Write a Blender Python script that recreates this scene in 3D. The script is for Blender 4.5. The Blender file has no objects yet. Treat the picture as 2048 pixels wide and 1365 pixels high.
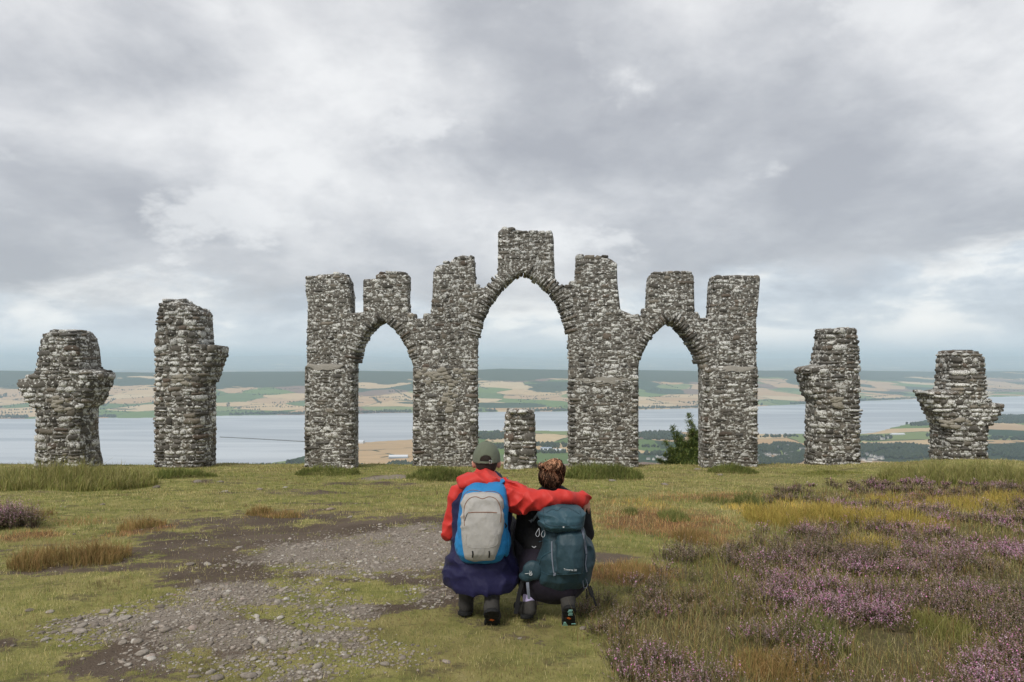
import bpy, bmesh, math, random
import numpy as np
from mathutils import Vector, Matrix, Euler
from mathutils.bvhtree import BVHTree
random.seed(7)
RNG = np.random.default_rng(7)
S = bpy.context.scene
COL = S.collection
PI = math.pi
R = math.radians

# ------------------------------------------------------------------ camera
CAM_Z = 1.7            # eye height above the turf where the couple crouch
FPX = 1400.0           # focal length in photograph pixels (2048 wide)
HOR = 716.0            # photograph row of the true horizon
cam = bpy.data.cameras.new('camera')
cam.sensor_width = 36.0
cam.lens = 36.0 * FPX / 2048.0
cam.shift_y = (HOR - 682.5) / 2048.0
cam.clip_start = 0.1
cam.clip_end = 200000.0
camo = bpy.data.objects.new('camera', cam)
camo.location = (0, 0, CAM_Z)
camo.rotation_euler = (PI / 2, 0, 0)
COL.objects.link(camo)
S.camera = camo


# ------------------------------------------------------------------ node helper
def nd(nt, typ, ins=None, **props):
    n = nt.nodes.new(typ)
    for k, v in props.items():
        setattr(n, k, v)
    for k, v in (ins or {}).items():
        s = n.inputs[k]
        if isinstance(v, bpy.types.NodeSocket):
            nt.links.new(v, s)
        else:
            s.default_value = v
    return n


def mth(nt, op, a, b=0.0, c=0.0, clamp=False):
    n = nd(nt, 'ShaderNodeMath', {0: a, 1: b, 2: c}, operation=op)
    n.use_clamp = clamp
    return n.outputs[0]


def mixc(nt, f, a, b, typ='MIX'):
    n = nt.nodes.new('ShaderNodeMix')
    n.data_type = 'RGBA'
    n.blend_type = typ
    for k, v in ((0, f), (6, a), (7, b)):
        s = n.inputs[k]
        if isinstance(v, bpy.types.NodeSocket):
            nt.links.new(v, s)
        else:
            s.default_value = v if k == 0 else (tuple(v) + (1,))[:4]
    return n.outputs[2]


def ramp(nt, f, stops, interp='LINEAR'):
    n = nt.nodes.new('ShaderNodeValToRGB')
    r = n.color_ramp
    r.interpolation = interp
    while len(r.elements) < len(stops):
        r.elements.new(0.5)
    for e, (p, c) in zip(r.elements, stops):
        e.position = p
        e.color = (c, c, c, 1) if isinstance(c, (int, float)) else (tuple(c) + (1,))[:4]
    nt.links.new(f, n.inputs[0])
    return n.outputs[0]


def noise(nt, vec, scale, detail=4, rough=0.55, dist=0.0):
    return nd(nt, 'ShaderNodeTexNoise', {'Vector': vec, 'Scale': scale, 'Detail': detail, 'Roughness': rough, 'Distortion': dist}).outputs[0]


def smooth(nt, v, a, b):
    n = nd(nt, 'ShaderNodeMapRange', {0: v, 1: a, 2: b, 3: 0.0, 4: 1.0}, interpolation_type='SMOOTHSTEP')
    return n.outputs[0]


# ------------------------------------------------------------------ sky
SUN_EL, SUN_AZ = R(48), R(215)      # azimuth clockwise from +Y: behind the camera, to the left
W = bpy.data.worlds.new('World')
S.world = W
W.use_nodes = True
nt = W.node_tree
nt.nodes.clear()
tc = nd(nt, 'ShaderNodeTexCoord')
dr = nd(nt, 'ShaderNodeVectorMath', {0: tc.outputs['Generated']}, operation='NORMALIZE').outputs[0]
sp = nd(nt, 'ShaderNodeSeparateXYZ', {0: dr})
dx, dy, dz = sp.outputs
up = mth(nt, 'MAXIMUM', dz, 0.0)
den = mth(nt, 'ADD', up, 0.36)
cx = mth(nt, 'DIVIDE', dx, den)
cy = mth(nt, 'DIVIDE', dy, den)
pl = nd(nt, 'ShaderNodeCombineXYZ', {0: cx, 1: cy, 2: 3.1}).outputs[0]
SKY_OFF = (20.1, 6.6, 0.0)
plo = nd(nt, 'ShaderNodeVectorMath', {0: pl, 1: SKY_OFF}, operation='ADD').outputs[0]
big = noise(nt, plo, 1.0, 2, 0.5, 0.1)
mid = noise(nt, plo, 2.2, 11, 0.58, 0.12)
fine = noise(nt, plo, 6.0, 8, 0.62, 0.1)
cl = mth(nt, 'ADD', mth(nt, 'MULTIPLY', big, 0.5), mth(nt, 'MULTIPLY', mid, 0.5))
cl = mth(nt, 'ADD', cl, mth(nt, 'MULTIPLY', mth(nt, 'SUBTRACT', fine, 0.5), 0.12))
deck = ramp(nt, cl, [(0.39, (0.41, 0.422, 0.457)), (0.45, (0.49, 0.502, 0.533)), (0.495, (0.58, 0.59, 0.617)),
                     (0.54, (0.69, 0.696, 0.714)), (0.61, (0.85, 0.853, 0.858))])
# low cumulus and bright clear band under the edge of the cloud deck
az = mth(nt, 'ARCTAN2', dx, dy)
lowv = nd(nt, 'ShaderNodeCombineXYZ', {0: mth(nt, 'MULTIPLY', az, 5.5), 1: mth(nt, 'MULTIPLY', dz, 15.0), 2: 0.7}).outputs[0]
lown = noise(nt, lowv, 1.15, 9, 0.6, 0.2)
lowb = ramp(nt, lown, [(0.36, (0.47, 0.51, 0.57)), (0.46, (0.57, 0.62, 0.68)), (0.53, (0.68, 0.72, 0.76)),
                       (0.59, (0.85, 0.86, 0.86)), (0.70, (0.95, 0.94, 0.92))])
wob = mth(nt, 'MULTIPLY', mth(nt, 'SUBTRACT', noise(nt, lowv, 0.8, 6, 0.6, 0.3), 0.5), 0.18)
edge = smooth(nt, mth(nt, 'ADD', mth(nt, 'ADD', dz, wob), mth(nt, 'MULTIPLY', az, -0.04)), 0.070, 0.120)
base_ = smooth(nt, dz, 0.26, 0.09)       # the deck's underside is darkest towards its far edge
deck = mixc(nt, mth(nt, 'MULTIPLY', base_, 0.30), deck, (0.42, 0.432, 0.468))
brk = mth(nt, 'ADD', mth(nt, 'MULTIPLY', noise(nt, plo, 3.4, 12, 0.6, 0.1), 0.55), mth(nt, 'MULTIPLY', big, 0.45))
deck = mixc(nt, mth(nt, 'MULTIPLY', smooth(nt, brk, 0.525, 0.595), 0.6), deck, (0.86, 0.865, 0.87))
skyc = mixc(nt, edge, lowb, deck)
hz = smooth(nt, dz, -0.004, 0.05)
skyc = mixc(nt, hz, (0.64, 0.70, 0.76), skyc)
nsky = nd(nt, 'ShaderNodeTexSky', sky_type='NISHITA', sun_disc=False, sun_elevation=SUN_EL, sun_rotation=SUN_AZ)
bg1 = nd(nt, 'ShaderNodeBackground', {0: nsky.outputs[0], 1: 0.10})
bg2 = nd(nt, 'ShaderNodeBackground', {0: skyc, 1: 0.60})
mx = nd(nt, 'ShaderNodeMixShader', {0: 0.95, 1: bg1.outputs[0], 2: bg2.outputs[0]})
nd(nt, 'ShaderNodeOutputWorld', {0: mx.outputs[0]})
W.cycles.sampling_method = 'MANUAL'
W.cycles.sample_map_resolution = 512

sun = bpy.data.lights.new('sun', 'SUN')
sun.energy = 1.5
sun.angle = R(16)
sun.color = (1.0, 0.965, 0.91)
suno = bpy.data.objects.new('sun', sun)
sd = Vector((math.sin(SUN_AZ) * math.cos(SUN_EL), math.cos(SUN_AZ) * math.cos(SUN_EL), math.sin(SUN_EL)))
suno.rotation_euler = sd.to_track_quat('Z', 'Y').to_euler()
COL.objects.link(suno)

S.view_settings.view_transform = 'Standard'
S.view_settings.look = 'None'
S.view_settings.exposure = 0.85
S.view_settings.gamma = 1.0
S.view_settings.use_curve_mapping = False
S.render.engine = 'CYCLES'
S.cycles.max_bounces = 10
S.cycles.diffuse_bounces = 2
S.cycles.glossy_bounces = 2
S.cycles.transmission_bounces = 2
S.cycles.volume_bounces = 9
S.cycles.transparent_max_bounces = 4
S.cycles.use_denoising = True
S.cycles.sample_clamp_indirect = 4.0


# ------------------------------------------------------------------ helpers: pixels, noise, meshes
def P(px, py, y):
    """point at depth y that stands where the photograph shows (px, py)"""
    return np.array(((px - 1024.0) / FPX * y, y, CAM_Z + (HOR - py) / FPX * y))


_tab = RNG.random((256, 256))


def vnoise(x, y):
    x = np.asarray(x, float)
    y = np.asarray(y, float)
    xi = np.floor(x).astype(int)
    yi = np.floor(y).astype(int)
    fx = x - xi
    fy = y - yi
    fx = fx * fx * (3 - 2 * fx)
    fy = fy * fy * (3 - 2 * fy)
    a = _tab[xi & 255, yi & 255]
    b = _tab[(xi + 1) & 255, yi & 255]
    c = _tab[xi & 255, (yi + 1) & 255]
    d = _tab[(xi + 1) & 255, (yi + 1) & 255]
    return (a * (1 - fx) + b * fx) * (1 - fy) + (c * (1 - fx) + d * fx) * fy


def fbm(x, y, o=4):
    s = 0
    a = 0.5
    for i in range(o):
        s = s + a * vnoise(np.asarray(x) * 2 ** i + 17.3 * i, np.asarray(y) * 2 ** i + 9.1 * i)
        a *= 0.5
    return s / (1 - 0.5 ** o)


def noise3(x, y, z):
    return (vnoise(x + 0.37 * z, y + 11.3 + 0.61 * z) + vnoise(y + 0.53 * x + 31.7, z + 0.29 * y) + vnoise(z + 0.41 * y + 57.1, x + 0.67 * z)) / 3


def sstep(a, b, x):
    t = np.clip((np.asarray(x, float) - a) / (b - a), 0, 1)
    return t * t * (3 - 2 * t)


def mesh_np(name, verts, faces=None, tris=None, quads=None, smooth_=True, col=None, attrs=None, matidx=None):
    me = bpy.data.meshes.new(name)
    verts = np.asarray(verts, np.float32)
    lt, ls, idx = [], [], []
    if tris is not None and len(tris):
        idx.append(np.asarray(tris, np.int32).ravel())
        lt.append(np.full(len(tris), 3, np.int32))
    if quads is not None and len(quads):
        idx.append(np.asarray(quads, np.int32).ravel())
        lt.append(np.full(len(quads), 4, np.int32))
    idx = np.concatenate(idx)
    lt = np.concatenate(lt)
    ls = np.concatenate(([0], np.cumsum(lt)[:-1])).astype(np.int32)
    me.vertices.add(len(verts))
    me.vertices.foreach_set('co', verts.ravel())
    me.loops.add(len(idx))
    me.loops.foreach_set('vertex_index', idx)
    me.polygons.add(len(lt))
    me.polygons.foreach_set('loop_start', ls)
    me.polygons.foreach_set('loop_total', lt)
    me.polygons.foreach_set('use_smooth', np.full(len(lt), smooth_, bool))
    if matidx is not None:
        me.polygons.foreach_set('material_index', np.asarray(matidx, np.int32))
    if col is not None:
        ca = me.attributes.new('col', 'FLOAT_COLOR', 'POINT')
        c = np.ones((len(verts), 4), np.float32)
        c[:, :3] = col
        ca.data.foreach_set('color', c.ravel())
    for k, v in (attrs or {}).items():
        at = me.attributes.new(k, 'FLOAT', 'POINT')
        at.data.foreach_set('value', np.asarray(v, np.float32))
    me.update()
    return me


def obj(name, me, mats=None, parent=None, loc=None):
    o = bpy.data.objects.new(name, me)
    if mats is not None:
        for m in (mats if isinstance(mats, (list, tuple)) else [mats]):
            if me.materials.get(m.name) is None:
                me.materials.append(m)
    if parent is not None:
        o.parent = parent
    if loc is not None:
        o.location = loc
    COL.objects.link(o)
    return o


def tag(o, label=None, cat=None, group=None, kind=None):
    if label:
        o['label'] = label
    if cat:
        o['category'] = cat
    if group:
        o['group'] = group
    if kind:
        o['kind'] = kind
    return o


def empty(name, loc):
    o = bpy.data.objects.new(name, None)
    o.location = loc
    o.empty_display_size = 0.1
    COL.objects.link(o)
    return o


def child(name, me, mats, parent):
    """mesh in world coordinates hung under an Empty"""
    me.transform(Matrix.Translation(-parent.matrix_basis.translation) if parent.parent is None else Matrix.Translation(-parent.parent.matrix_basis.translation))
    return obj(name, me, mats, parent)


# ------------------------------------------------------------------ terrain of the hilltop
def gz(x, y):
    x = np.asarray(x, float)
    y = np.asarray(y, float)
    s = np.maximum(y - 4.9, 0)
    z = -0.098 * (np.sqrt(s * s + 0.5) - 0.707)
    e = np.maximum(y - 20.9 - 0.5 * vnoise(x * 0.25, 3.0), 0)
    z = z - 0.42 * e * e / (e + 1.2)
    amp = np.clip((np.hypot(x - 0.05, y - 4.5) - 0.9) / 2.5, 0, 1)
    z = z + amp * (0.16 * (fbm(x * 0.45 + 3, y * 0.45, 3) - 0.5) + 0.07 * (fbm(x * 1.7, y * 1.7, 3) - 0.5))
    z = z + 0.30 * np.exp(-((x - 12.0) / 3.0) ** 2 - ((y - 18.0) / 1.6) ** 2)
    z = z + 0.10 * np.exp(-((x + 11.0) / 3.5) ** 2 - ((y - 15.5) / 1.6) ** 2)
    return z


def g(px, py):
    """where the sight line of a photograph pixel meets the hilltop"""
    k = (py - HOR) / FPX
    a, b = 2.0, 24.0
    for _ in range(40):
        m = 0.5 * (a + b)
        if CAM_Z - k * m < gz((px - 1024) / FPX * m, m):
            b = m
        else:
            a = m
    return ((px - 1024) / FPX * a, a)


def blob(x, y, lst):
    """strongest of a list of soft ellipses (photograph px, py, half width m, half depth m, strength)"""
    r = np.zeros(np.shape(x))
    for (cx_, cy_, a, b, w) in lst:
        r = np.maximum(r, w * (1 - np.clip((((x - cx_) / a) ** 2 + ((y - cy_) / b) ** 2), 0, 4) * 0.5))
    return r


def zones(lst):
    out = []
    for (px, py, hw, hh, w) in lst:
        x, y = g(px, py)
        y0 = g(px, py + hh)[1]
        y1 = g(px, py - hh)[1]
        out.append((x, 0.5 * (y0 + y1), hw / FPX * y, max(0.12, 0.5 * (y1 - y0)), w))
    return out


SOIL = zones([(330, 1215, 420, 150, 0.55), (640, 1310, 380, 80, 0.55), (980, 1310, 160, 60, 0.42), (150, 1100, 200, 40, 0.42), (640, 1060, 330, 34, 1.0), (480, 1100, 330, 60, 1.0), (230, 1140, 260, 26, 0.85), (760, 1110, 190, 60, 1.0),
              (520, 1180, 260, 60, 0.95), (330, 1250, 260, 50, 1.0), (230, 1310, 190, 60, 1.05), (560, 1280, 210, 60, 0.95),
              (700, 1240, 200, 50, 0.85), (640, 1340, 260, 40, 0.9), (890, 1345, 110, 50, 0.95), (830, 1170, 110, 60, 0.85),
              (1220, 1117, 70, 12, 0.9), (860, 1080, 60, 40, 1.0), (600, 985, 160, 6, 0.6), (480, 967, 110, 4, 0.6),
              (770, 957, 45, 7, 0.9), (700, 968, 140, 5, 0.6), (650, 1010, 90, 7, 0.55)])
TURFP = zones([(200, 1205, 130, 26, 1.0), (110, 1190, 110, 40, 1.0), (60, 1330, 90, 60, 1.0), (720, 1185, 130, 20, 0.9), (600, 1165, 60, 14, 0.7),
               (830, 1255, 80, 30, 0.95), (600, 1320, 70, 30, 0.8), (480, 1350, 80, 16, 0.8), (740, 1340, 70, 24, 0.9), (520, 1225, 70, 10, 0.6),
               (640, 1250, 60, 16, 0.75), (1000, 1330, 120, 40, 1.0), (490, 1105, 40, 8, 0.7), (380, 1315, 60, 12, 0.55)])
GRAV = zones([(200, 1255, 110, 36, 1.0), (330, 1225, 120, 34, 1.0), (440, 1205, 130, 40, 1.05), (560, 1195, 130, 36, 1.0), (660, 1225, 120, 34, 0.9),
              (620, 1110, 150, 36, 0.8), (730, 1115, 130, 40, 1.05), (830, 1105, 90, 40, 1.05), (800, 1070, 110, 22, 0.7), (600, 1270, 150, 36, 0.8),
              (420, 1270, 150, 44, 0.75), (560, 1335, 150, 36, 0.8), (320, 1320, 120, 24, 0.55), (740, 1315, 120, 36, 0.7), (850, 1190, 60, 26, 0.7),
              (770, 957, 45, 6, 1.0)])
RUST = zones([(1330, 1050, 160, 34, 0.8), (1385, 1072, 60, 22, 1.0), (1270, 1045, 90, 20, 0.8), (1260, 1150, 110, 22, 1.0), (1430, 995, 130, 12, 0.7),
              (1250, 1010, 90, 12, 0.5), (280, 1060, 60, 14, 0.9), (150, 1045, 120, 10, 0.5), (1560, 1330, 120, 40, 0.9), (1740, 1040, 200, 26, 0.7),
              (1900, 1000, 200, 16, 0.9), (560, 1030, 70, 10, 0.9), (40, 1075, 60, 14, 0.8)])
GOLD = zones([(1540, 1030, 60, 22, 1.0), (1650, 1022, 70, 20, 1.0), (1740, 1035, 80, 18, 0.9), (1870, 1020, 120, 18, 0.9), (1980, 1000, 90, 12, 1.0),
              (1740, 1090, 60, 12, 1.0), (1300, 1012, 60, 14, 0.5), (1060, 985, 200, 10, 0.3)])


HEATH = sorted([g(*q) for q in ((1255, 1400), (1225, 1290), (1215, 1215), (1330, 1135), (1480, 1085), (1600, 1045), (1560, 990), (1640, 978))], key=lambda q: q[1])
HEATH_X, HEATH_Y = np.array([q[0] for q in HEATH]), np.array([q[1] for q in HEATH])


def heath(x, y):
    """how far inside the heather (0 outside .. 1)"""
    lim = np.interp(y, HEATH_Y, HEATH_X)
    d = (x - lim) / (0.12 * np.maximum(y, 3.5))
    h = sstep(-0.55, 0.85, d + 1.3 * (fbm(x * 1.4 + 40, y * 1.4, 4) - 0.5))
    return h * sstep(15.5, 12.5, y)


def soil_w(x, y):
    s = blob(x, y, SOIL) - 0.85 * np.clip(blob(x, y, TURFP), 0, 1)
    return 0.9 * s + 0.95 * (fbm(x * 1.6, y * 1.6, 4) - 0.5) + 1.25 * (fbm(x * 5.5, y * 8, 4) - 0.5)


def grav_w(x, y):
    return blob(x, y, GRAV) + 0.55 * (fbm(x * 1.9 + 7, y * 1.9, 4) - 0.5) - 0.25 * np.clip(blob(x, y, TURFP), 0, 1)


# ------------------------------------------------------------------ materials
def new_mat(name):
    m = bpy.data.materials.new(name)
    m.use_nodes = True
    t = m.node_tree
    t.nodes.clear()
    return m, t


def finish(t, color, rough=0.85, bump=None, bstr=0.5, bdist=0.01, spec=0.3, extra=None):
    ins = {'Base Color': color, 'Roughness': rough, 'Specular IOR Level': spec}
    ins.update(extra or {})
    b = nd(t, 'ShaderNodeBsdfPrincipled', ins)
    if bump is not None:
        bn = nd(t, 'ShaderNodeBump', {'Height': bump, 'Strength': bstr, 'Distance': bdist})
        t.links.new(bn.outputs[0], b.inputs['Normal'])
    nd(t, 'ShaderNodeOutputMaterial', {0: b.outputs[0]})
    return b


def rgba(c):
    return (c[0], c[1], c[2], 1.0)


def plain(name, c, rough=0.8, nscale=60.0, var=0.25, bstr=0.3, spec=0.3, bdist=0.003, extra=None, big=0.0):
    m, t = new_mat(name)
    pos = nd(t, 'ShaderNodeNewGeometry').outputs['Position']
    n = noise(t, pos, nscale, 5, 0.6)
    f = mth(t, 'MULTIPLY_ADD', n, 2 * var, 1 - var)
    if big:
        f = mth(t, 'MULTIPLY', f, mth(t, 'MULTIPLY_ADD', noise(t, pos, nscale * 0.12, 3, 0.5), 2 * big, 1 - big))
    v = nd(t, 'ShaderNodeVectorMath', {0: tuple(c), 'Scale': f}, operation='SCALE').outputs[0]
    finish(t, v, rough, n, bstr, bdist, spec, extra)
    return m


def leafmat(name, trans=0.25, rough=0.7):
    """blade colour comes from the blade itself (attribute col)"""
    m, t = new_mat(name)
    a = nd(t, 'ShaderNodeAttribute', attribute_name='col')
    b = nd(t, 'ShaderNodeBsdfPrincipled', {'Base Color': a.outputs['Color'], 'Roughness': rough, 'Specular IOR Level': 0.15})
    tr = nd(t, 'ShaderNodeBsdfTranslucent', {'Color': a.outputs['Color']})
    mxs = nd(t, 'ShaderNodeMixShader', {0: trans, 1: b.outputs[0], 2: tr.outputs[0]})
    nd(t, 'ShaderNodeOutputMaterial', {0: mxs.outputs[0]})
    return m


def stone_mat(name, per_object):
    m, t = new_mat(name)
    pos = nd(t, 'ShaderNodeNewGeometry').outputs['Position']
    if per_object:
        rnd = nd(t, 'ShaderNodeObjectInfo').outputs['Random']
    else:
        rnd = nd(t, 'ShaderNodeAttribute', attribute_name='rnd').outputs['Fac']
    r2 = mth(t, 'FRACT', mth(t, 'MULTIPLY', rnd, 17.31))
    r3 = mth(t, 'FRACT', mth(t, 'MULTIPLY', rnd, 61.7))
    base = ramp(t, r2, [(0.0, (0.075, 0.068, 0.058)), (0.35, (0.145, 0.132, 0.112)), (0.6, (0.11, 0.103, 0.092)), (0.85, (0.215, 0.188, 0.15)), (1.0, (0.12, 0.092, 0.072))])
    n1 = noise(t, pos, 26, 6, 0.62)
    base = mixc(t, 1.0, base, ramp(t, n1, [(0.25, 0.55), (0.5, 1.0), (0.75, 1.4)]), 'MULTIPLY')
    # crusty pale lichen: whole patches and dots
    n2 = noise(t, pos, 5.6, 6, 0.62, 0.3)
    lv = mth(t, 'ADD', n2, mth(t, 'MULTIPLY', mth(t, 'SUBTRACT', r3, 0.62), 0.30))
    lm = ramp(t, lv, [(0.50, 0.0), (0.525, 1.0)])
    lm = mth(t, 'MULTIPLY', lm, ramp(t, noise(t, pos, 38, 3, 0.6), [(0.40, 0.05), (0.50, 1.0)]))
    vo = nd(t, 'ShaderNodeTexVoronoi', {'Vector': pos, 'Scale': 10.0, 'Randomness': 1.0})
    sel = nd(t, 'ShaderNodeSeparateColor', {0: vo.outputs['Color']})
    dots = mth(t, 'MULTIPLY', mth(t, 'LESS_THAN', mth(t, 'ADD', vo.outputs['Distance'], mth(t, 'MULTIPLY', n1, 0.22)), 0.36), mth(t, 'GREATER_THAN', sel.outputs[0], 0.55))
    lm = mth(t, 'MAXIMUM', lm, mth(t, 'MULTIPLY', dots, 0.92))
    lic = mixc(t, noise(t, pos, 3.0, 3), (0.56, 0.545, 0.495), (0.74, 0.73, 0.69))
    colr = mixc(t, lm, base, lic)
    # moss and ochre lichen in a few places
    ms = ramp(t, noise(t, pos, 1.3, 5, 0.7), [(0.66, 0.0), (0.73, 0.75)])
    colr = mixc(t, mth(t, 'MULTIPLY', ms, ramp(t, n1, [(0.4, 0.0), (0.55, 1.0)])), colr, (0.10, 0.095, 0.03))
    h = mth(t, 'ADD', mth(t, 'ADD', n1, mth(t, 'MULTIPLY', noise(t, pos, 80, 4, 0.6), 0.35)), mth(t, 'MULTIPLY', lm, 0.25))
    wth = ramp(t, noise(t, nd(t, 'ShaderNodeMapping', {0: pos, 3: (1.0, 1.0, 0.45)}).outputs[0], 0.9, 4, 0.6), [(0.34, 0.58), (0.5, 0.90), (0.66, 1.12)])
    colr = mixc(t, 1.0, colr, wth, 'MULTIPLY')
    finish(t, colr, 0.93, h, 0.6, 0.018, 0.2)
    return m


def mortar_mat():
    m, t = new_mat('mortar')
    pos = nd(t, 'ShaderNodeNewGeometry').outputs['Position']
    st = nd(t, 'ShaderNodeMapping', {0: pos, 3: (1, 1, 2.1)}).outputs[0]
    vo = nd(t, 'ShaderNodeTexVoronoi', {'Vector': st, 'Scale': 4.2, 'Randomness': 0.9}, feature='DISTANCE_TO_EDGE')
    n1 = noise(t, pos, 22, 6, 0.65)
    c = mixc(t, n1, (0.075, 0.068, 0.058), (0.20, 0.18, 0.15))
    lm = ramp(t, noise(t, pos, 12, 7, 0.7), [(0.52, 0.0), (0.56, 1.0)])
    c = mixc(t, lm, c, (0.54, 0.53, 0.49))
    h = mth(t, 'ADD', ramp(t, vo.outputs[0], [(0.0, 0.0), (0.12, 1.0)]), mth(t, 'MULTIPLY', n1, 0.6))
    finish(t, c, 0.95, h, 0.7, 0.03, 0.2)
    return m


M_STONE = stone_mat('lichened_stone', True)
M_STONEJ = stone_mat('lichened_stone_mass', False)
M_MORTAR = mortar_mat()
M_RENDER = plain('pale_lime_mortar', (0.27, 0.25, 0.215), 0.95, 28, 0.35, 0.8, 0.2, 0.02)
M_PALE = plain('bare_repair_stone', (0.27, 0.245, 0.20), 0.92, 24, 0.4, 0.8, 0.2, 0.02)
M_BLADE = leafmat('grass_blade')
M_HEATHER = leafmat('heather_sprig', 0.15)


def ground_mat():
    m, t = new_mat('hilltop_turf_and_soil')
    pos = nd(t, 'ShaderNodeNewGeometry').outputs['Position']

    def at(n):
        return nd(t, 'ShaderNodeAttribute', attribute_name=n).outputs['Fac']
    n_f = noise(t, pos, 22, 6, 0.65)
    n_m = noise(t, pos, 5, 6, 0.6)
    n_l = noise(t, pos, 0.9, 4, 0.55)
    n_p = noise(t, nd(t, 'ShaderNodeMapping', {0: pos, 3: (1.0, 1.6, 1.0)}).outputs[0], 2.2, 6, 0.7)
    turf = ramp(t, n_m, [(0.28, (0.12, 0.122, 0.040)), (0.46, (0.225, 0.22, 0.066)), (0.60, (0.31, 0.28, 0.10)), (0.75, (0.38, 0.33, 0.16))])
    turf = mixc(t, ramp(t, n_l, [(0.40, 0.0), (0.62, 0.6)]), turf, (0.25, 0.205, 0.085))
    turf = mixc(t, ramp(t, n_p, [(0.56, 0.0), (0.66, 0.75)]), turf, (0.085, 0.066, 0.042))
    rust = mixc(t, n_f, (0.10, 0.058, 0.026), (0.22, 0.125, 0.055))
    gold = mixc(t, n_f, (0.13, 0.10, 0.03), (0.28, 0.20, 0.06))
    c = mixc(t, smooth(t, mth(t, 'ADD', at('rust'), mth(t, 'MULTIPLY', mth(t, 'SUBTRACT', n_m, 0.5), 1.2)), 0.35, 0.8), turf, rust)
    c = mixc(t, smooth(t, mth(t, 'ADD', at('gold'), mth(t, 'MULTIPLY', mth(t, 'SUBTRACT', n_m, 0.5), 1.2)), 0.4, 0.85), c, gold)
    hth = mixc(t, n_f, (0.05, 0.042, 0.02), (0.17, 0.14, 0.062))
    c = mixc(t, smooth(t, mth(t, 'ADD', at('heath'), mth(t, 'MULTIPLY', mth(t, 'SUBTRACT', n_m, 0.5), 1.0)), 0.3, 0.8), c, hth)
    soil = mixc(t, n_f, (0.050, 0.036, 0.026), (0.15, 0.112, 0.080))
    soil = mixc(t, ramp(t, n_l, [(0.45, 0.0), (0.6, 0.5)]), soil, (0.17, 0.132, 0.10))
    grit = mixc(t, noise(t, pos, 75, 5, 0.75), (0.14, 0.113, 0.088), (0.44, 0.385, 0.32))
    gw = smooth(t, mth(t, 'ADD', at('grav'), mth(t, 'MULTIPLY', mth(t, 'SUBTRACT', n_f, 0.5), 1.0)), 0.35, 0.75)
    soil = mixc(t, mth(t, 'MULTIPLY', gw, 0.8), soil, grit)
    sw = smooth(t, mth(t, 'ADD', at('soil'), mth(t, 'MULTIPLY', mth(t, 'SUBTRACT', n_f, 0.5), 1.5)), 0.30, 0.62)
    c = mixc(t, sw, c, soil)
    h = mth(t, 'ADD', mth(t, 'ADD', mth(t, 'MULTIPLY', n_m, 0.8), n_f), mth(t, 'MULTIPLY', noise(t, pos, 90, 4, 0.7), 0.5))
    finish(t, c, 0.95, h, 0.9, 0.03, 0.15)
    return m


M_GROUND = ground_mat()
NU = 330
us = np.linspace(-1.15, 1.15, NU)
ys = np.concatenate((np.linspace(-9, 2.2, 12)[:-1], np.geomspace(2.2, 26, 300), np.geomspace(26, 190, 40)[1:]))
UU, YY = np.meshgrid(us, ys)
XX = UU * (np.maximum(YY, 0) + 4.5) * 1.05
ZZ = gz(XX, YY)
ii = np.arange(len(ys) * NU).reshape(len(ys), NU)
gq = np.stack((ii[:-1, :-1], ii[:-1, 1:], ii[1:, 1:], ii[1:, :-1]), -1).reshape(-1, 4)
xf, yf = XX.ravel(), YY.ravel()
gat = dict(soil=soil_w(xf, yf), grav=grav_w(xf, yf), heath=heath(xf, yf), rust=blob(xf, yf, RUST), gold=blob(xf, yf, GOLD))
me = mesh_np('hilltop', np.stack((xf, yf, ZZ.ravel()), -1), quads=gq, attrs=gat)
hilltop = tag(obj('hilltop_ground', me, M_GROUND), 'grassy hilltop with a stony earth path', kind='structure')

# ------------------------------------------------------------------ the lowland, the firth and the far shore
EYE = 430.0                      # metres from the water up to the eye
SEA = CAM_Z - EYE


def dist_at(py):
    return EYE * FPX / (py - HOR)


NEAR_X = [-900, 300, 430, 480, 560, 620, 700, 760, 820, 900, 960, 1075, 1280, 1430, 1520, 1620, 1700, 1740, 1790, 1860, 1960, 2048, 2300, 2950]
NEAR_Y = [1000, 985, 952, 942, 925, 908, 886, 884, 881, 868, 861, 862, 864, 866, 868, 869, 871, 866, 855, 840, 832, 829, 826, 822]
FAR_X = [-900, 0, 300, 450, 600, 820, 960, 1130, 1280, 1400, 1520, 1600, 1720, 1850, 2048, 2500, 2950]
FAR_Y = [846, 838, 836, 832, 830, 826, 825, 823, 820, 817, 813, 809, 803, 798, 793, 785, 780]
RID_X = [-900, 0, 150, 300, 450, 600, 700, 830, 960, 1000, 1130, 1280, 1400, 1520, 1720, 1850, 2048, 2950]
RID_Y = [742, 742, 744, 746, 744.5, 744, 742, 744, 740, 738, 740.5, 741, 743, 742, 742, 744, 743, 744]
Y_NEAR = dist_at(np.array(NEAR_Y, float))
Y_FAR = dist_at(np.array(FAR_Y, float))


def y_near(px):
    return np.interp(px, NEAR_X, Y_NEAR) * (1 + 0.03 * (fbm(np.asarray(px) * 0.02, 5.0, 3) - 0.5))


def y_far(px):
    return np.interp(px, FAR_X, Y_FAR) * (1 + 0.012 * (fbm(np.asarray(px) * 0.015, 9.0, 3) - 0.5))


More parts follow.
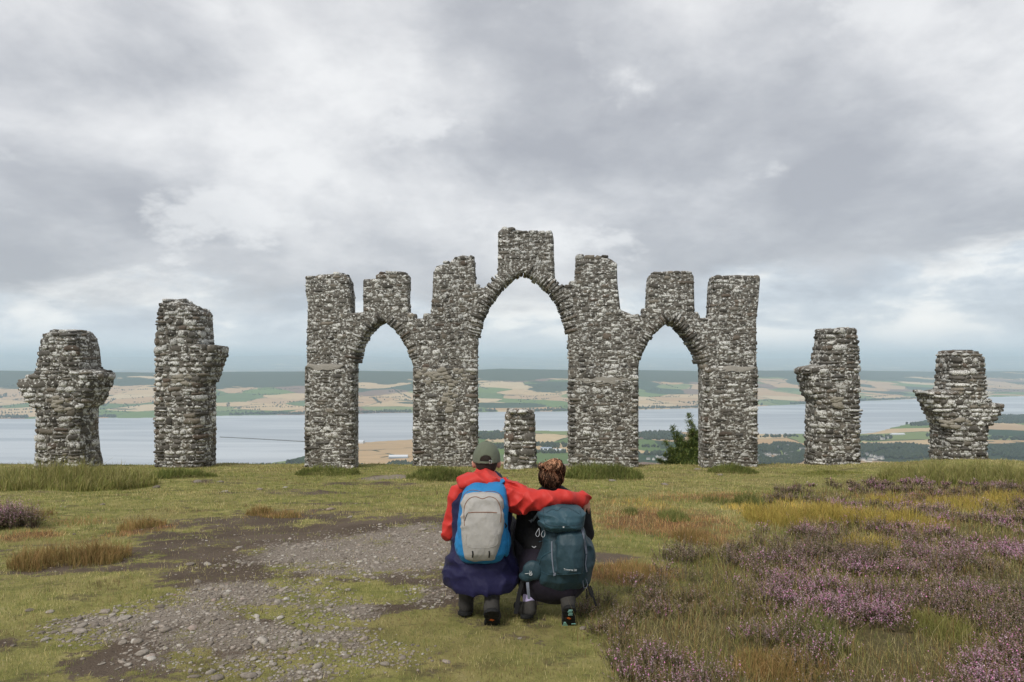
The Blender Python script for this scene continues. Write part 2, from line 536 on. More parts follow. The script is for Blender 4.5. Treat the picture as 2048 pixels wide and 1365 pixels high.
def lowland_z(px, Y):
    yn, yf_ = y_near(px), y_far(px)
    yr = yf_ * 1.62
    zr = CAM_Z - (np.interp(px, RID_X, RID_Y) - HOR) / FPX * yr
    x = (px - 1024) / FPX * Y
    nz = fbm(x / 900 + 50, Y / 900 + 50, 4) - 0.5
    land = SEA + 2 + np.clip((yn - Y) / 60, 0, 14) + 26 * nz * np.clip((yn - Y) / 400, 0, 1)
    hill = SEA + 20 + (420 - 12) * np.clip(1 - (Y - 30) / 2100, 0, 1) ** 1.25
    a = np.maximum(land, np.where(Y < 2300, hill, land))
    wet = SEA - 8 - 0 * Y
    t = np.clip((Y - yf_) / (yr - yf_), 0, 1)
    up_ = SEA + 3 + (zr - SEA - 3) * (0.62 * t + 0.38 * sstep(0.25, 1, t)) + 26 * nz * np.sin(PI * t)
    past = SEA + 14 + (zr - SEA - 14) * np.exp(-((Y - yr) / 2600) ** 2)
    mtn = sstep(26000, 44000, Y) * (EYE - 45 + 760 * (fbm(x / 11000 + 3.4, Y / 30000, 4) - 0.46)) * sstep(70000, 52000, Y)
    past = past + np.maximum(mtn, 0)
    z = np.where(Y < yn, a, np.where(Y < yf_, wet, np.where(Y < yr, up_, past)))
    # soften the two beaches
    return np.minimum(z, CAM_Z + 235)


pxs = np.linspace(-900, 2950, 400)
lys = np.concatenate((np.geomspace(120, 2500, 16)[:-1], np.geomspace(2500, 11500, 250), np.geomspace(11500, 72000, 60)[1:]))
PX, LY = np.meshgrid(pxs, lys)
LZ = lowland_z(PX, LY)
LX = (PX - 1024) / FPX * LY
ii = np.arange(LX.size).reshape(LX.shape)
lq = np.stack((ii[:-1, :-1], ii[:-1, 1:], ii[1:, 1:], ii[1:, :-1]), -1).reshape(-1, 4)
yr_ = y_far(PX) * 1.62
tt = (LY - y_far(PX)) / (yr_ - y_far(PX))
woodb = np.where((tt > 0), sstep(0.42, 0.85, tt) * 0.27, 0.03) + np.where(tt > 1.3, -0.1, 0) + np.where(tt <= 0, 0.12 * sstep(1450, 1650, PX) * sstep(3700, 3300, LY) - 0.06 * sstep(3000, 3400, LY), 0)


def lowland_mat():
    m, t = new_mat('patchwork_fields')
    pos = nd(t, 'ShaderNodeNewGeometry').outputs['Position']
    warp = nd(t, 'ShaderNodeTexNoise', {'Vector': pos, 'Scale': 0.0009, 'Detail': 2.0}).outputs['Color']
    v = nd(t, 'ShaderNodeVectorMath', {0: warp, 1: (0.5, 0.5, 0.5)}, operation='SUBTRACT').outputs[0]
    v = nd(t, 'ShaderNodeVectorMath', {0: v, 'Scale': 900.0}, operation='SCALE').outputs[0]
    v = nd(t, 'ShaderNodeVectorMath', {0: pos, 1: v}, operation='ADD').outputs[0]
    mp = nd(t, 'ShaderNodeMapping', {0: v, 2: (0, 0, R(24)), 3: (1 / 460.0, 1 / 400.0, 0.0)}).outputs[0]
    vo = nd(t, 'ShaderNodeTexVoronoi', {'Vector': mp, 'Scale': 1.0, 'Randomness': 0.72}, distance='CHEBYCHEV', voronoi_dimensions='2D')
    ed = nd(t, 'ShaderNodeTexVoronoi', {'Vector': mp, 'Scale': 1.0, 'Randomness': 0.72}, feature='DISTANCE_TO_EDGE', voronoi_dimensions='2D')
    cc = nd(t, 'ShaderNodeSeparateColor', {0: vo.outputs['Color']})
    f = ramp(t, cc.outputs[0], [(0.0, (0.43, 0.285, 0.155)), (0.14, (0.12, 0.18, 0.05)), (0.27, (0.48, 0.35, 0.20)), (0.41, (0.19, 0.125, 0.095)), (0.50, (0.42, 0.29, 0.17)),
                                (0.60, (0.10, 0.15, 0.05)), (0.70, (0.50, 0.385, 0.235)), (0.80, (0.03, 0.055, 0.026)), (0.88, (0.17, 0.21, 0.08))], 'CONSTANT')
    f = mixc(t, 0.5, f, mixc(t, noise(t, mp, 6, 4, 0.6), (0.6, 0.6, 0.6), (1.35, 1.35, 1.35)), 'MULTIPLY')
    rows = noise(t, nd(t, 'ShaderNodeMapping', {0: pos, 2: (0, 0, R(8)), 3: (0.0006, 0.009, 0.0)}).outputs[0], 1.0, 3, 0.6)
    stc = ramp(t, rows, [(0.40, (0.40, 0.275, 0.155)), (0.50, (0.47, 0.325, 0.185)), (0.505, (0.20, 0.16, 0.095)), (0.52, (0.45, 0.31, 0.175)), (0.62, (0.36, 0.255, 0.15))])
    f = mixc(t, nd(t, 'ShaderNodeAttribute', attribute_name='stubble').outputs['Fac'], f, stc)
    wn = nd(t, 'ShaderNodeMapping', {0: pos, 3: (0.00062, 0.0011, 0.0)}).outputs[0]
    w = mth(t, 'ADD', noise(t, wn, 1.0, 6, 0.6, 0.4), nd(t, 'ShaderNodeAttribute', attribute_name='wood').outputs['Fac'])
    wm = ramp(t, w, [(0.615, 0.0), (0.625, 1.0)])
    wc = mixc(t, noise(t, pos, 0.02, 4, 0.7), (0.014, 0.026, 0.012), (0.045, 0.065, 0.028))
    c = mixc(t, wm, f, wc)
    hd = ramp(t, ed.outputs['Distance'], [(0.012, 1.0), (0.022, 0.0)])
    hd = mth(t, 'MULTIPLY', hd, ramp(t, noise(t, pos, 0.008, 3), [(0.45, 0.0), (0.52, 1.0)]))
    c = mixc(t, hd, c, (0.03, 0.045, 0.022))
    finish(t, c, 1.0, None, spec=0.0)
    return m


me = mesh_np('lowland', np.stack((LX.ravel(), LY.ravel(), LZ.ravel()), -1), quads=lq, attrs=dict(wood=woodb.ravel(), stubble=(sstep(630, 690, PX) * sstep(900, 840, PX) * (LY < y_near(PX)) * (LY > 2600)).ravel()))
tag(obj('lowland_terrain', me, lowland_mat()), 'low farmland and far ridge in patchwork fields and woods', kind='structure')


def water_mat():
    m, t = new_mat('firth_water')
    pos = nd(t, 'ShaderNodeNewGeometry').outputs['Position']
    mp = nd(t, 'ShaderNodeMapping', {0: pos, 3: (0.004, 0.02, 1.0)}).outputs[0]
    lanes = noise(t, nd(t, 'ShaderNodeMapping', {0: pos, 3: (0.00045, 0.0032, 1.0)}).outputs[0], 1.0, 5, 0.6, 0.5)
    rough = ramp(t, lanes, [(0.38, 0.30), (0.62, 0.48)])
    finish(t, mixc(t, ramp(t, lanes, [(0.40, 0.0), (0.60, 1.0)]), (0.44, 0.465, 0.49), (0.29, 0.32, 0.355)), rough, noise(t, mp, 5.0, 4, 0.6), 0.08, 1.0, 0.8)  # sky glare painted into the base colour: pale water, darker where ripples reflect less
    return m


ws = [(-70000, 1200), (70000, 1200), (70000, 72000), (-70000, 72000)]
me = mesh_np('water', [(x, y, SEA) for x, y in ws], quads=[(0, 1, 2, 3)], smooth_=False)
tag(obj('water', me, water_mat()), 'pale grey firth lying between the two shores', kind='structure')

# air between here and the far hills
hb = bmesh.new()
bmesh.ops.create_cube(hb, size=1.0)
hme = bpy.data.meshes.new('haze')
hb.to_mesh(hme)
hb.free()
hm, ht = new_mat('haze_air')
pv = nd(ht, 'ShaderNodeVolumePrincipled', {'Color': (0.72, 0.885, 1.0, 1), 'Density': 6.6e-5, 'Anisotropy': 0.0})
nd(ht, 'ShaderNodeOutputMaterial', {1: pv.outputs[0]})
hm.cycles.homogeneous_volume = True
haze = obj('haze', hme, hm)
haze.scale = (152000, 92000, EYE + 280)
haze.location = (0, 30000, CAM_Z + 255 - (EYE + 280) / 2)
tag(haze, 'thin pale blue haze over the lowland', kind='stuff')


# --- woods: little trees in masses
def tree_blob(rng, k):
    """a lumpy crown, 14 faces or so, unit height"""
    n = 6
    v = [(0, 0, 0.0)]
    for zz, rr in ((0.28, 0.42), (0.66, 0.34)):
        for i in range(n):
            a = 2 * PI * i / n + (0.5 if zz > 0.5 else 0)
            q = rr * rng.uniform(0.7, 1.2)
            v.append((q * math.cos(a), q * math.sin(a), zz + rng.uniform(-0.07, 0.07)))
    v.append((rng.uniform(-.08, .08), rng.uniform(-.08, .08), 1.0))
    f = []
    for i in range(n):
        j = (i + 1) % n
        f += [(0, 1 + j, 1 + i), (1 + i, 1 + j, 1 + n + i), (1 + j, 1 + n + j, 1 + n + i), (1 + n + i, 1 + n + j, 2 * n + 1)]
    return np.array(v), np.array(f)


TB = [tree_blob(RNG, k) for k in range(5)]


def scatter_trees(name, pts, label, hmin=8, hmax=17):
    V, F, C = [], [], []
    base = 0
    pts = np.asarray(pts)
    which = RNG.integers(0, 5, len(pts))
    for k in range(5):
        q = pts[which == k]
        if not len(q):
            continue
        v, f = TB[k]
        h = RNG.uniform(hmin, hmax, len(q))
        wd = h * RNG.uniform(0.75, 1.15, len(q))
        a = RNG.uniform(0, 2 * PI, len(q))
        ca, sa = np.cos(a), np.sin(a)
        vx = v[None, :, 0] * wd[:, None]
        vy = v[None, :, 1] * wd[:, None]
        X = q[:, 0, None] + vx * ca[:, None] - vy * sa[:, None]
        Y = q[:, 1, None] + vx * sa[:, None] + vy * ca[:, None]
        Z = q[:, 2, None] + v[None, :, 2] * h[:, None] - 0.5
        V.append(np.stack((X, Y, Z), -1).reshape(-1, 3))
        F.append((f[None] + base + (np.arange(len(q)) * len(v))[:, None, None]).reshape(-1, 3))
        base += len(q) * len(v)
        t = RNG.random((len(q), 1, 1))
        c = np.array((0.014, 0.026, 0.012)) * (1 - t) + np.array((0.042, 0.060, 0.024)) * t
        C.append(np.broadcast_to(c, (len(q), len(v), 3)).reshape(-1, 3))
    me = mesh_np(name, np.concatenate(V), tris=np.concatenate(F), col=np.concatenate(C))
    return tag(obj(name, me, M_BLADE), label, kind='stuff')


def wood_pts(px, py, hw, hh, n):
    a = RNG.uniform(0, 2 * PI, n)
    r = np.sqrt(RNG.random(n))
    x = px + hw * r * np.cos(a)
    y = py + hh * r * np.sin(a)
    keep = fbm(x * 0.05, y * 0.12, 3) > 0.36
    x, y = x[keep], y[keep]
    Y = dist_at(y)
    ok = (Y < y_near(x) - 15) | (Y > y_far(x))
    x, Y = x[ok], Y[ok]
    return np.stack(((x - 1024) / FPX * Y, Y, lowland_z(x, Y)), -1)


sh = RNG.uniform(-300, 2350, 5200)
shY = y_far(sh) + 12 + np.abs(RNG.normal(0, 55, len(sh))) * (0.3 + 1.2 * fbm(sh * 0.02, 1.0, 3))
keep = fbm(sh * 0.011, 20.0, 4) > 0.38
shp = np.stack(((sh - 1024) / FPX * shY, shY, lowland_z(sh, shY)), -1)[keep]
scatter_trees('far_shore_wood', shp, 'dark belt of trees along the far shore of the firth', 9, 18)
HED = []
for _ in range(170):
    px0, t0 = random.uniform(-200, 2250), random.uniform(0.06, 0.62)
    Y0 = float(y_far(np.array(px0))) * (1 + 0.62 * t0)
    x0 = (px0 - 1024) / FPX * Y0
    an = R(24) + random.choice((0, PI / 2)) + random.uniform(-.15, .15)
    ln = random.uniform(150, 520) if random.random() < .8 else random.uniform(60, 120)
    k = int(ln / 11)
    wdt = 6 if ln > 130 else 60
    tt_ = np.linspace(-.5, .5, k)
    x = x0 + np.cos(an) * tt_ * ln + RNG.normal(0, wdt, k)
    Y = Y0 + np.sin(an) * tt_ * ln + RNG.normal(0, wdt, k)
    px_ = x / Y * FPX + 1024
    ok = (Y > y_far(px_) + 20) & (RNG.random(k) < 0.8)
    HED.append(np.stack((x, Y, lowland_z(px_, Y)), -1)[ok])
scatter_trees('far_hedgerows', np.concatenate(HED), 'lines of hedgerow trees on the far slope', 7, 14)
WOODS = [(1318, 875, 52, 9, 700), (985, 876, 34, 9, 350), (1100, 902, 34, 5, 160), (1000, 905, 20, 4, 80), (1560, 918, 60, 26, 3000), (1680, 912, 60, 20, 1100),
         (1800, 912, 70, 14, 2200), (1745, 882, 40, 4, 220), (2015, 842, 60, 9, 900), (2030, 912, 70, 12, 1100), (1735, 905, 40, 10, 500),
         (545, 939, 55, 4, 420), (690, 941, 44, 4, 300), (805, 938, 30, 4, 180), (1310, 917, 45, 3, 200), (1300, 900, 60, 2, 30), (1090, 916, 44, 2, 60),
         (590, 930, 16, 4, 80), (1820, 852, 40, 3, 160), (1890, 835, 60, 3, 160), (1880, 878, 30, 4, 90), (1420, 905, 60, 12, 300), (1560, 876, 60, 2, 50), (2020, 885, 60, 3, 90)]
scatter_trees('lowland_wood', np.concatenate([wood_pts(*w) for w in WOODS]), 'dark woods and hedgerow trees on the near lowland', 9, 20)

# --- houses, sheds and the jetty
M_HWALL = plain('far_house_wall', (0.62, 0.60, 0.56), 0.9, 0.5, 0.1)
M_HROOF = plain('far_house_roof', (0.17, 0.16, 0.16), 0.8, 0.5, 0.2)
M_SHED = plain('far_shed_sheeting', (0.60, 0.62, 0.64), 0.6, 0.3, 0.08)
M_SHEDB = plain('far_shed_blue_wall', (0.30, 0.35, 0.42), 0.6, 0.3, 0.08)
M_JETTY = plain('far_jetty_deck', (0.12, 0.115, 0.11), 0.9, 0.5, 0.2)


def gable(name, L, Wd, H, RH, mats):
    o = 0.5
    v = [(-L / 2, -Wd / 2, 0), (L / 2, -Wd / 2, 0), (L / 2, Wd / 2, 0), (-L / 2, Wd / 2, 0),
         (-L / 2, -Wd / 2, H), (L / 2, -Wd / 2, H), (L / 2, Wd / 2, H), (-L / 2, Wd / 2, H), (-L / 2, 0, H + RH), (L / 2, 0, H + RH)]
    e = [(-L / 2 - o, -Wd / 2 - o, H - .2), (L / 2 + o, -Wd / 2 - o, H - .2), (L / 2 + o, 0, H + RH + .25), (-L / 2 - o, 0, H + RH + .25), (L / 2 + o, Wd / 2 + o, H - .2), (-L / 2 - o, Wd / 2 + o, H - .2)]
    q = [(0, 1, 5, 4), (1, 2, 6, 5), (2, 3, 7, 6), (3, 0, 4, 7), (10, 11, 12, 13), (13, 12, 14, 15)]
    t = [(5, 6, 9), (7, 4, 8)]
    me = mesh_np(name, v + e, tris=t, quads=q, smooth_=False, matidx=[0, 0, 0, 0, 0, 0, 1, 1])
    for m_ in mats:
        me.materials.append(m_)
    return me


hmeshes = [gable('house', l, w_, h_, rh, [M_HWALL, M_HROOF]) for l, w_, h_, rh in ((13, 8, 4.5, 3.5), (18, 9, 5, 3.5), (11, 8, 5.5, 4))]
town = []
for (px, py, hw, hh, n, lb, gp) in ((1550, 928, 42, 9, 34, 'tiny pale house of the wooded town just right of the right arch', 'houses of the wooded town'),
                                    (1590, 905, 36, 8, 14, 'tiny pale house on the upper edge of the wooded town', 'houses above the wooded town'),
                                    (1745, 926, 26, 9, 14, 'tiny pale house right of the tall right pillar', 'houses right of the tall right pillar'),
                                    (1320, 929, 24, 3, 10, 'tiny white house seen through the right arch beside the shrub', 'houses through the right arch'),
                                    (1745, 884, 50, 3, 8, 'tiny farm house in tan fields between the two right pillars', 'farm houses between the right pillars'),
                                    (560, 942, 24, 3, 6, 'tiny pale house on the shore left of the arches', 'houses on the near shore'),
                                    (1690, 925, 10, 9, 5, 'tiny pale house close behind the tall right pillar', 'houses behind the tall right pillar')):
    for _ in range(n):
        qx, qy = px + random.uniform(-hw, hw), py + random.uniform(-hh, hh)
        Y = dist_at(qy)
        if Y > y_near(qx) - 40:
            continue
        o = obj('house', random.choice(hmeshes))
        o.location = ((qx - 1024) / FPX * Y, Y, float(lowland_z(np.array(qx), np.array(Y))) + 3.0)
        o.rotation_euler.z = random.choice((0.2, 0.5, -0.3, 1.4)) + random.uniform(-.2, .2)
        s = random.uniform(0.95, 1.35)
        o.scale = (s, s, s)
        tag(o, lb, 'house', gp)


def far_shed(name, px, py, L, Wd, H, rz, label, mats, rh=2.5):
    Y = dist_at(py)
    o = obj(name, gable(name, L, Wd, H, rh, mats))
    o.location = ((px - 1024) / FPX * Y, Y, float(lowland_z(np.array(float(px)), np.array(Y))) + 0.5)
    o.rotation_euler.z = rz
    tag(o, label, 'shed')


far_shed('long_shed', 797, 922, 78, 26, 7, 0.03, 'long white shed alone in the tan field seen through the left arch', [M_SHEDB, M_SHED], 6)
far_shed('shore_shed', 716, 888, 60, 30, 9, -0.12, 'pale shed on the near shore beside the left leg of the left arch', [M_SHED, M_SHED], 5)
far_shed('factory_shed', 1108, 914, 95, 34, 9, -0.05, 'largest pale factory shed seen between stub pillar and central arch leg', [M_SHED, M_SHED], 4)
far_shed('factory_shed', 1092, 910, 50, 22, 8, -0.05, 'lower grey factory shed behind the largest one', [M_SHEDB, M_SHEDB], 3)
far_shed('farm_shed', 1795, 875, 70, 24, 6, 0.0, 'long low white shed in tan fields left of the far right pillar', [M_SHED, M_SHED], 3)
jv = []
for (px, py) in ((440, 875), (520, 879), (606, 884), (680, 888)):
    Y = dist_at(py)
    jv.append(((px - 1024) / FPX * Y, Y))
V, Q = [], []
for i, (x, y) in enumerate(jv):
    for s_, z in ((-5, -6), (5, -6), (5, 3.2), (-5, 3.2)):
        V.append((x, y + s_, SEA + z))
    if i:
        for k in range(4):
            a, b = 4 * (i - 1) + k, 4 * (i - 1) + (k + 1) % 4
            Q.append((a, b, b + 4, a + 4))
Q += [(3, 2, 1, 0), (12, 13, 14, 15)]
tag(obj('jetty', mesh_np('jetty', V, quads=Q, smooth_=False), M_JETTY), 'long thin dark jetty running out across the grey water', 'jetty')

# ------------------------------------------------------------------ masonry
YW = 20.0                        # depth of the monument's front face


def stone_mesh(k, rng, jit=1.0):
    """one rubble stone, unit box, face towards -Y, 50 triangles"""
    n = 10
    ci = rng.uniform(0.02, 0.10) * (1.0 if jit > 0.5 else 0.12)
    rad = [(-.5, 0), (-.5 + ci, -.5 + ci * 1.5), (-.17, -.5), (.17, -.5), (.5 - ci, -.5 + ci * 1.5), (.5, 0), (.5 - ci, .5 - ci * 1.5), (.17, .5), (-.17, .5), (-.5 + ci, .5 - ci * 1.5)]
    rad = [(x + rng.uniform(-.055, .055) * jit, z + rng.uniform(-.085, .085) * jit) for x, z in rad]
    v = []
    for (yy, sc) in ((-0.46, 0.78), (-0.36, 0.97), (0.5, 0.98)):
        for (x, z) in rad:
            v.append((x * sc + rng.uniform(-.03, .03), yy + rng.uniform(-.05, .05) * (yy < 0) * jit, z * sc + rng.uniform(-.03, .03) * jit))
    v.append((rng.uniform(-.1, .1), -0.52, rng.uniform(-.1, .1)))
    q, t = [], []
    for i in range(n):
        j = (i + 1) % n
        q += [(i, j, n + j, n + i), (n + i, n + j, 2 * n + j, 2 * n + i)]
        t.append((3 * n, j, i))
    return np.array(v), np.array(q), np.array(t)


NST = 28
ST = [stone_mesh(k, random) for k in range(NST)] + [stone_mesh(k, random, 0.3) for k in range(8)]
ST_ME = []
for k, (v, q, t) in enumerate(ST):
    me = mesh_np('stone', v, tris=t, quads=[tuple(reversed(f)) for f in q] if False else q)
    bm = bmesh.new()
    bm.from_mesh(me)
    bmesh.ops.recalc_face_normals(bm, faces=bm.faces)
    bm.to_mesh(me)
    bm.free()
    me.materials.append(M_STONE)
    ST_ME.append(me)


class Masonry:
    """collects stones as (centre, size, yaw, roll), the largest become parts"""

    def __init__(self, root, part='stone', limit=300):
        self.root, self.part, self.limit, self.s = root, part, limit, []

    def add(self, c, size, yaw, roll=0.0, shown=1.0):
        self.s.append((c, size, yaw, roll, size[0] * size[2] * shown))

    def build(self):
        s = sorted(self.s, key=lambda q: -q[4])
        o0 = np.array(self.root.location)
        for (c, size, yaw, roll, _) in s[:self.limit]:
            o = bpy.data.objects.new(self.part, random.choice(ST_ME[NST:] if self.part == 'voussoir' else ST_ME[:NST]))
            o.parent = self.root
            o.location = np.array(c) - o0
            o.scale = size
            o.rotation_euler = Euler((random.uniform(-.05, .05), roll, yaw), 'XYZ')
            COL.objects.link(o)
        rest = s[self.limit:]
        if rest:
            V, Q, T, A, b = [], [], [], [], 0
            for (c, size, yaw, roll, _) in rest:
                v, q, t = ST[random.randrange(NST)]
                m3 = np.array(Euler((random.uniform(-.05, .05), roll, yaw), 'XYZ').to_matrix())
                w = (v * np.array(size)) @ m3.T + np.array(c) - o0
                V.append(w)
                Q.append(q + b)
                T.append(t + b)
                A.append(np.full(len(v), random.random()))
                b += len(v)
            me = mesh_np('small_stones', np.concatenate(V), tris=np.concatenate(T), quads=np.concatenate(Q), attrs=dict(rnd=np.concatenate(A)))
            bm = bmesh.new()
            bm.from_mesh(me)
            bmesh.ops.recalc_face_normals(bm, faces=bm.faces)
            bm.to_mesh(me)
            bm.free()
            o = obj('small_stones', me, M_STONEJ, self.root)
            o['kind'] = 'stuff'


def courses(z0, z1, lo, hi):
    z = z0
    out = []
    while z < z1 - 0.03:
        h = random.choice((random.uniform(lo, hi), random.uniform(lo, 0.6 * (lo + hi))))
        out.append((z, min(z + h, z1)))
        z += h
    return out


def fill(a, b, lo, hi):
    """stone spans across a..b"""
    x = a
    out = []
    while x < b - 1e-6:
        w = random.choice((random.uniform(lo, hi), random.uniform(lo, 0.5 * (lo + hi))))
        if b - x - w < lo * 0.8:
            w = b - x
        out.append((x, x + w))
        x += w
    return out


def pxz(p, y=YW):
    q = P(p[0], p[1], y)
    return (q[0], q[2])


# front outline of the great arch, photograph pixels, clockwise from the foot of the left leg
ARCH_L = [(710.5, 728), (714, 707), (720, 691), (729.5, 672), (744.8, 654), (765, 642), (786.7, 659), (802, 678), (813, 699), (821, 722)]
ARCH_C = [(956, 729), (958, 676), (965.7, 642), (977, 615), (992.4, 592), (1011.4, 569.5), (1030, 555), (1047, 547), (1064, 556), (1080, 567.6), (1103, 588.6), (1118, 611), (1129.5, 642), (1135, 668.6), (1137, 729)]
ARCH_R = [(1279, 737), (1281, 722), (1287.6, 706.7), (1297, 687.6), (1308.6, 670.5), (1323.8, 655), (1340, 643), (1355, 653), (1369.5, 668.6), (1385, 687.6), (1398, 710.5), (1403.8, 729.5)]
OUT = [(606, 965), (607.6, 821), (609, 736), (611, 729), (611.4, 668), (612.6, 607), (608.4, 585), (608.4, 554), (629, 552), (634, 548), (676, 546), (693, 548), (695, 554), (700, 556), (700, 570), (703, 585),
       (703.6, 625), (724, 623), (723.8, 562), (726, 557), (749, 556), (752, 547), (790, 541), (807, 542), (819, 550.5), (820, 566), (818, 592), (820, 623), (832, 632), (834, 636), (844, 636), (845, 630), (860, 627),
       (863, 592), (865, 543), (870, 537), (871, 531), (897, 524.6), (908.6, 514), (924, 508.6), (935, 510.5), (939, 515), (948.6, 514.3), (950.5, 522), (953.5, 573), (975, 575), (983, 564), (986.7, 558), (992, 554), (994.5, 541),
       (995, 463), (1005.7, 453.3), (1030, 457), (1053, 461), (1080, 461), (1106.7, 464.8), (1109, 478), (1109.7, 516), (1112, 566), (1127.6, 572.6), (1137, 571.4), (1139, 562.7), (1148, 560), (1150, 554),
       (1151.6, 512.4), (1179, 508.6), (1183, 512), (1213, 512), (1225, 518), (1236, 525.7), (1237, 565.7), (1240, 592), (1243, 619), (1263, 626.7), (1270.5, 631), (1285.7, 630), (1286, 620), (1294, 619),
       (1296, 592), (1298, 550.5), (1312, 543.6), (1343, 540), (1385, 543.6), (1390.5, 552), (1391.6, 607.6), (1392, 626.7), (1402, 628.6), (1403, 635), (1421, 634), (1423, 626.7),
       (1425, 573), (1427, 554), (1432, 550.5), (1476, 548.6), (1522, 550.5), (1523.8, 558), (1520, 607.6), (1516, 638), (1516, 729.5), (1519, 738), (1518, 821), (1517, 965),
       (1406.5, 965), (1406, 821), (1406, 741)] + ARCH_R[::-1] + [(1279, 821), (1279, 965), (1137, 965), (1136, 821)] + ARCH_C[::-1] + [(957, 821), (957, 965), (824, 965), (824.5, 821), (825, 735)] + ARCH_L[::-1] + [(710, 741), (710, 821), (710, 965)]
POLY = np.array([pxz(p) for p in OUT])


def inside(poly, X, Z):
    r = np.zeros(X.shape, bool)
    n = len(poly)
    for i in range(n):
        x0, z0 = poly[i]
        x1, z1 = poly[(i + 1) % n]
        c = ((z0 > Z) != (z1 > Z))
        if z1 != z0:
            r ^= c & (X < (x1 - x0) * (Z - z0) / (z1 - z0) + x0)
    return r


def seg_dist(X, Z, pts):
    d = np.full(X.shape, 9.0)
    for (x0, z0), (x1, z1) in zip(pts[:-1], pts[1:]):
        vx, vz = x1 - x0, z1 - z0
        t = np.clip(((X - x0) * vx + (Z - z0) * vz) / (vx * vx + vz * vz), 0, 1)
        d = np.minimum(d, np.hypot(X - x0 - t * vx, Z - z0 - t * vz))
    return d


def inset(poly, d):
    """polygon drawn in by d (outline runs clockwise seen from the front)"""
    n = len(poly)
    out = []
    for i in range(n):
        p0, p1, p2 = poly[i - 1], poly[i], poly[(i + 1) % n]
        a = (p1 - p0) / max(np.hypot(*(p1 - p0)), 1e-6)
        b = (p2 - p1) / max(np.hypot(*(p2 - p1)), 1e-6)
        na, nb = np.array((a[1], -a[0])), np.array((b[1], -b[0]))
        m = na + nb
        m = m / max(np.dot(m, na), 0.5)
        m = m / max(1.0, np.hypot(*m) / 1.6)
        out.append(p1 + m * d)
    return np.array(out)


WALL_T = 0.9
Z_IMP = P(0, 735, YW)[2]         # height of the ledge where the legs step out
arch = empty('arched_monument', (0, YW + WALL_T / 2, gz(0, YW)))
tag(arch, 'ruined grey stone monument of three pointed arches with seven broken turrets', 'monument')


def core_body(parent):
    """the mortared heart of the wall: chamfered slab, and a rounded casing round each lower leg"""
    bm = bmesh.new()
    rings = []
    for (d, y) in ((0.10, YW), (0.045, YW + 0.03), (0.015, YW + 0.10), (0.05, YW + 0.45), (0.10, YW + WALL_T)):
        rings.append([bm.verts.new((x, y, z)) for x, z in inset(POLY, d)])
    n = len(rings[0])
    bm.faces.new(rings[0])
    bm.faces.new(rings[-1][::-1])
    for r0, r1 in zip(rings[:-1], rings[1:]):
        for i in range(n):
            j = (i + 1) % n
            bm.faces.new((r0[i], r1[i], r1[j], r0[j]))
    for (x0, x1) in LEGX:
        prof = []
        for t in np.linspace(-1, 1, 17):
            prof.append((0.5 * (x0 + x1) + t * 0.5 * (x1 - x0 - 0.03), front_y(0.5 * (x0 + x1) + t * 0.5 * (x1 - x0), -1.0, [(x0, 1), (x1, -1)])[0]))
        prof += [(x1 - 0.03, YW + 0.4), (x1 - 0.2, YW + WALL_T + 0.04), (x0 + 0.2, YW + WALL_T + 0.04), (x0 + 0.03, YW + 0.4)]
        lo = [bm.verts.new((x, y, POLY[:, 1].min() + 0.05)) for x, y in prof]
        hi = [bm.verts.new((x, y, Z_IMP - 0.02)) for x, y in prof]
        bm.faces.new(hi)
        for i in range(len(prof)):
            j = (i + 1) % len(prof)
            bm.faces.new((lo[i], lo[j], hi[j], hi[i]))
    bm.normal_update()
    bmesh.ops.triangulate(bm, faces=[q for q in bm.faces if len(q.verts) > 4])
    bmesh.ops.recalc_face_normals(bm, faces=bm.faces)
    me = bpy.data.meshes.new('mortar_core')
    bm.to_mesh(me)
    bm.free()
    return child('mortar_core', me, M_MORTAR, parent)


LEGS = [(607, 710), (824, 957), (1136.5, 1279), (1406, 1518)]
LEGX = [(pxz((a, 800))[0], pxz((b, 800))[0]) for a, b in LEGS]
M = Masonry(arch, 'stone', 300)
VS = Masonry(arch, 'voussoir', 300)
CURVES = [[pxz(p) for p in c] for c in (ARCH_L, ARCH_C[1:-1], ARCH_R[1:])]


def front_y(x, z, runs_edge):
    """depth of the wall face, drawn back near free edges"""
    y, yaw = YW, 0.0
    low = z < Z_IMP
    if low:
        y -= 0.07
    r = 0.30 if low else 0.16
    for (xe, sgn) in runs_edge:
        d = (x - xe) * sgn
        if 0 <= d < r:
            k = r - d
            y += 0.5 * k * k / r
            yaw = -sgn * (-0.5) * k / r
    return y, yaw


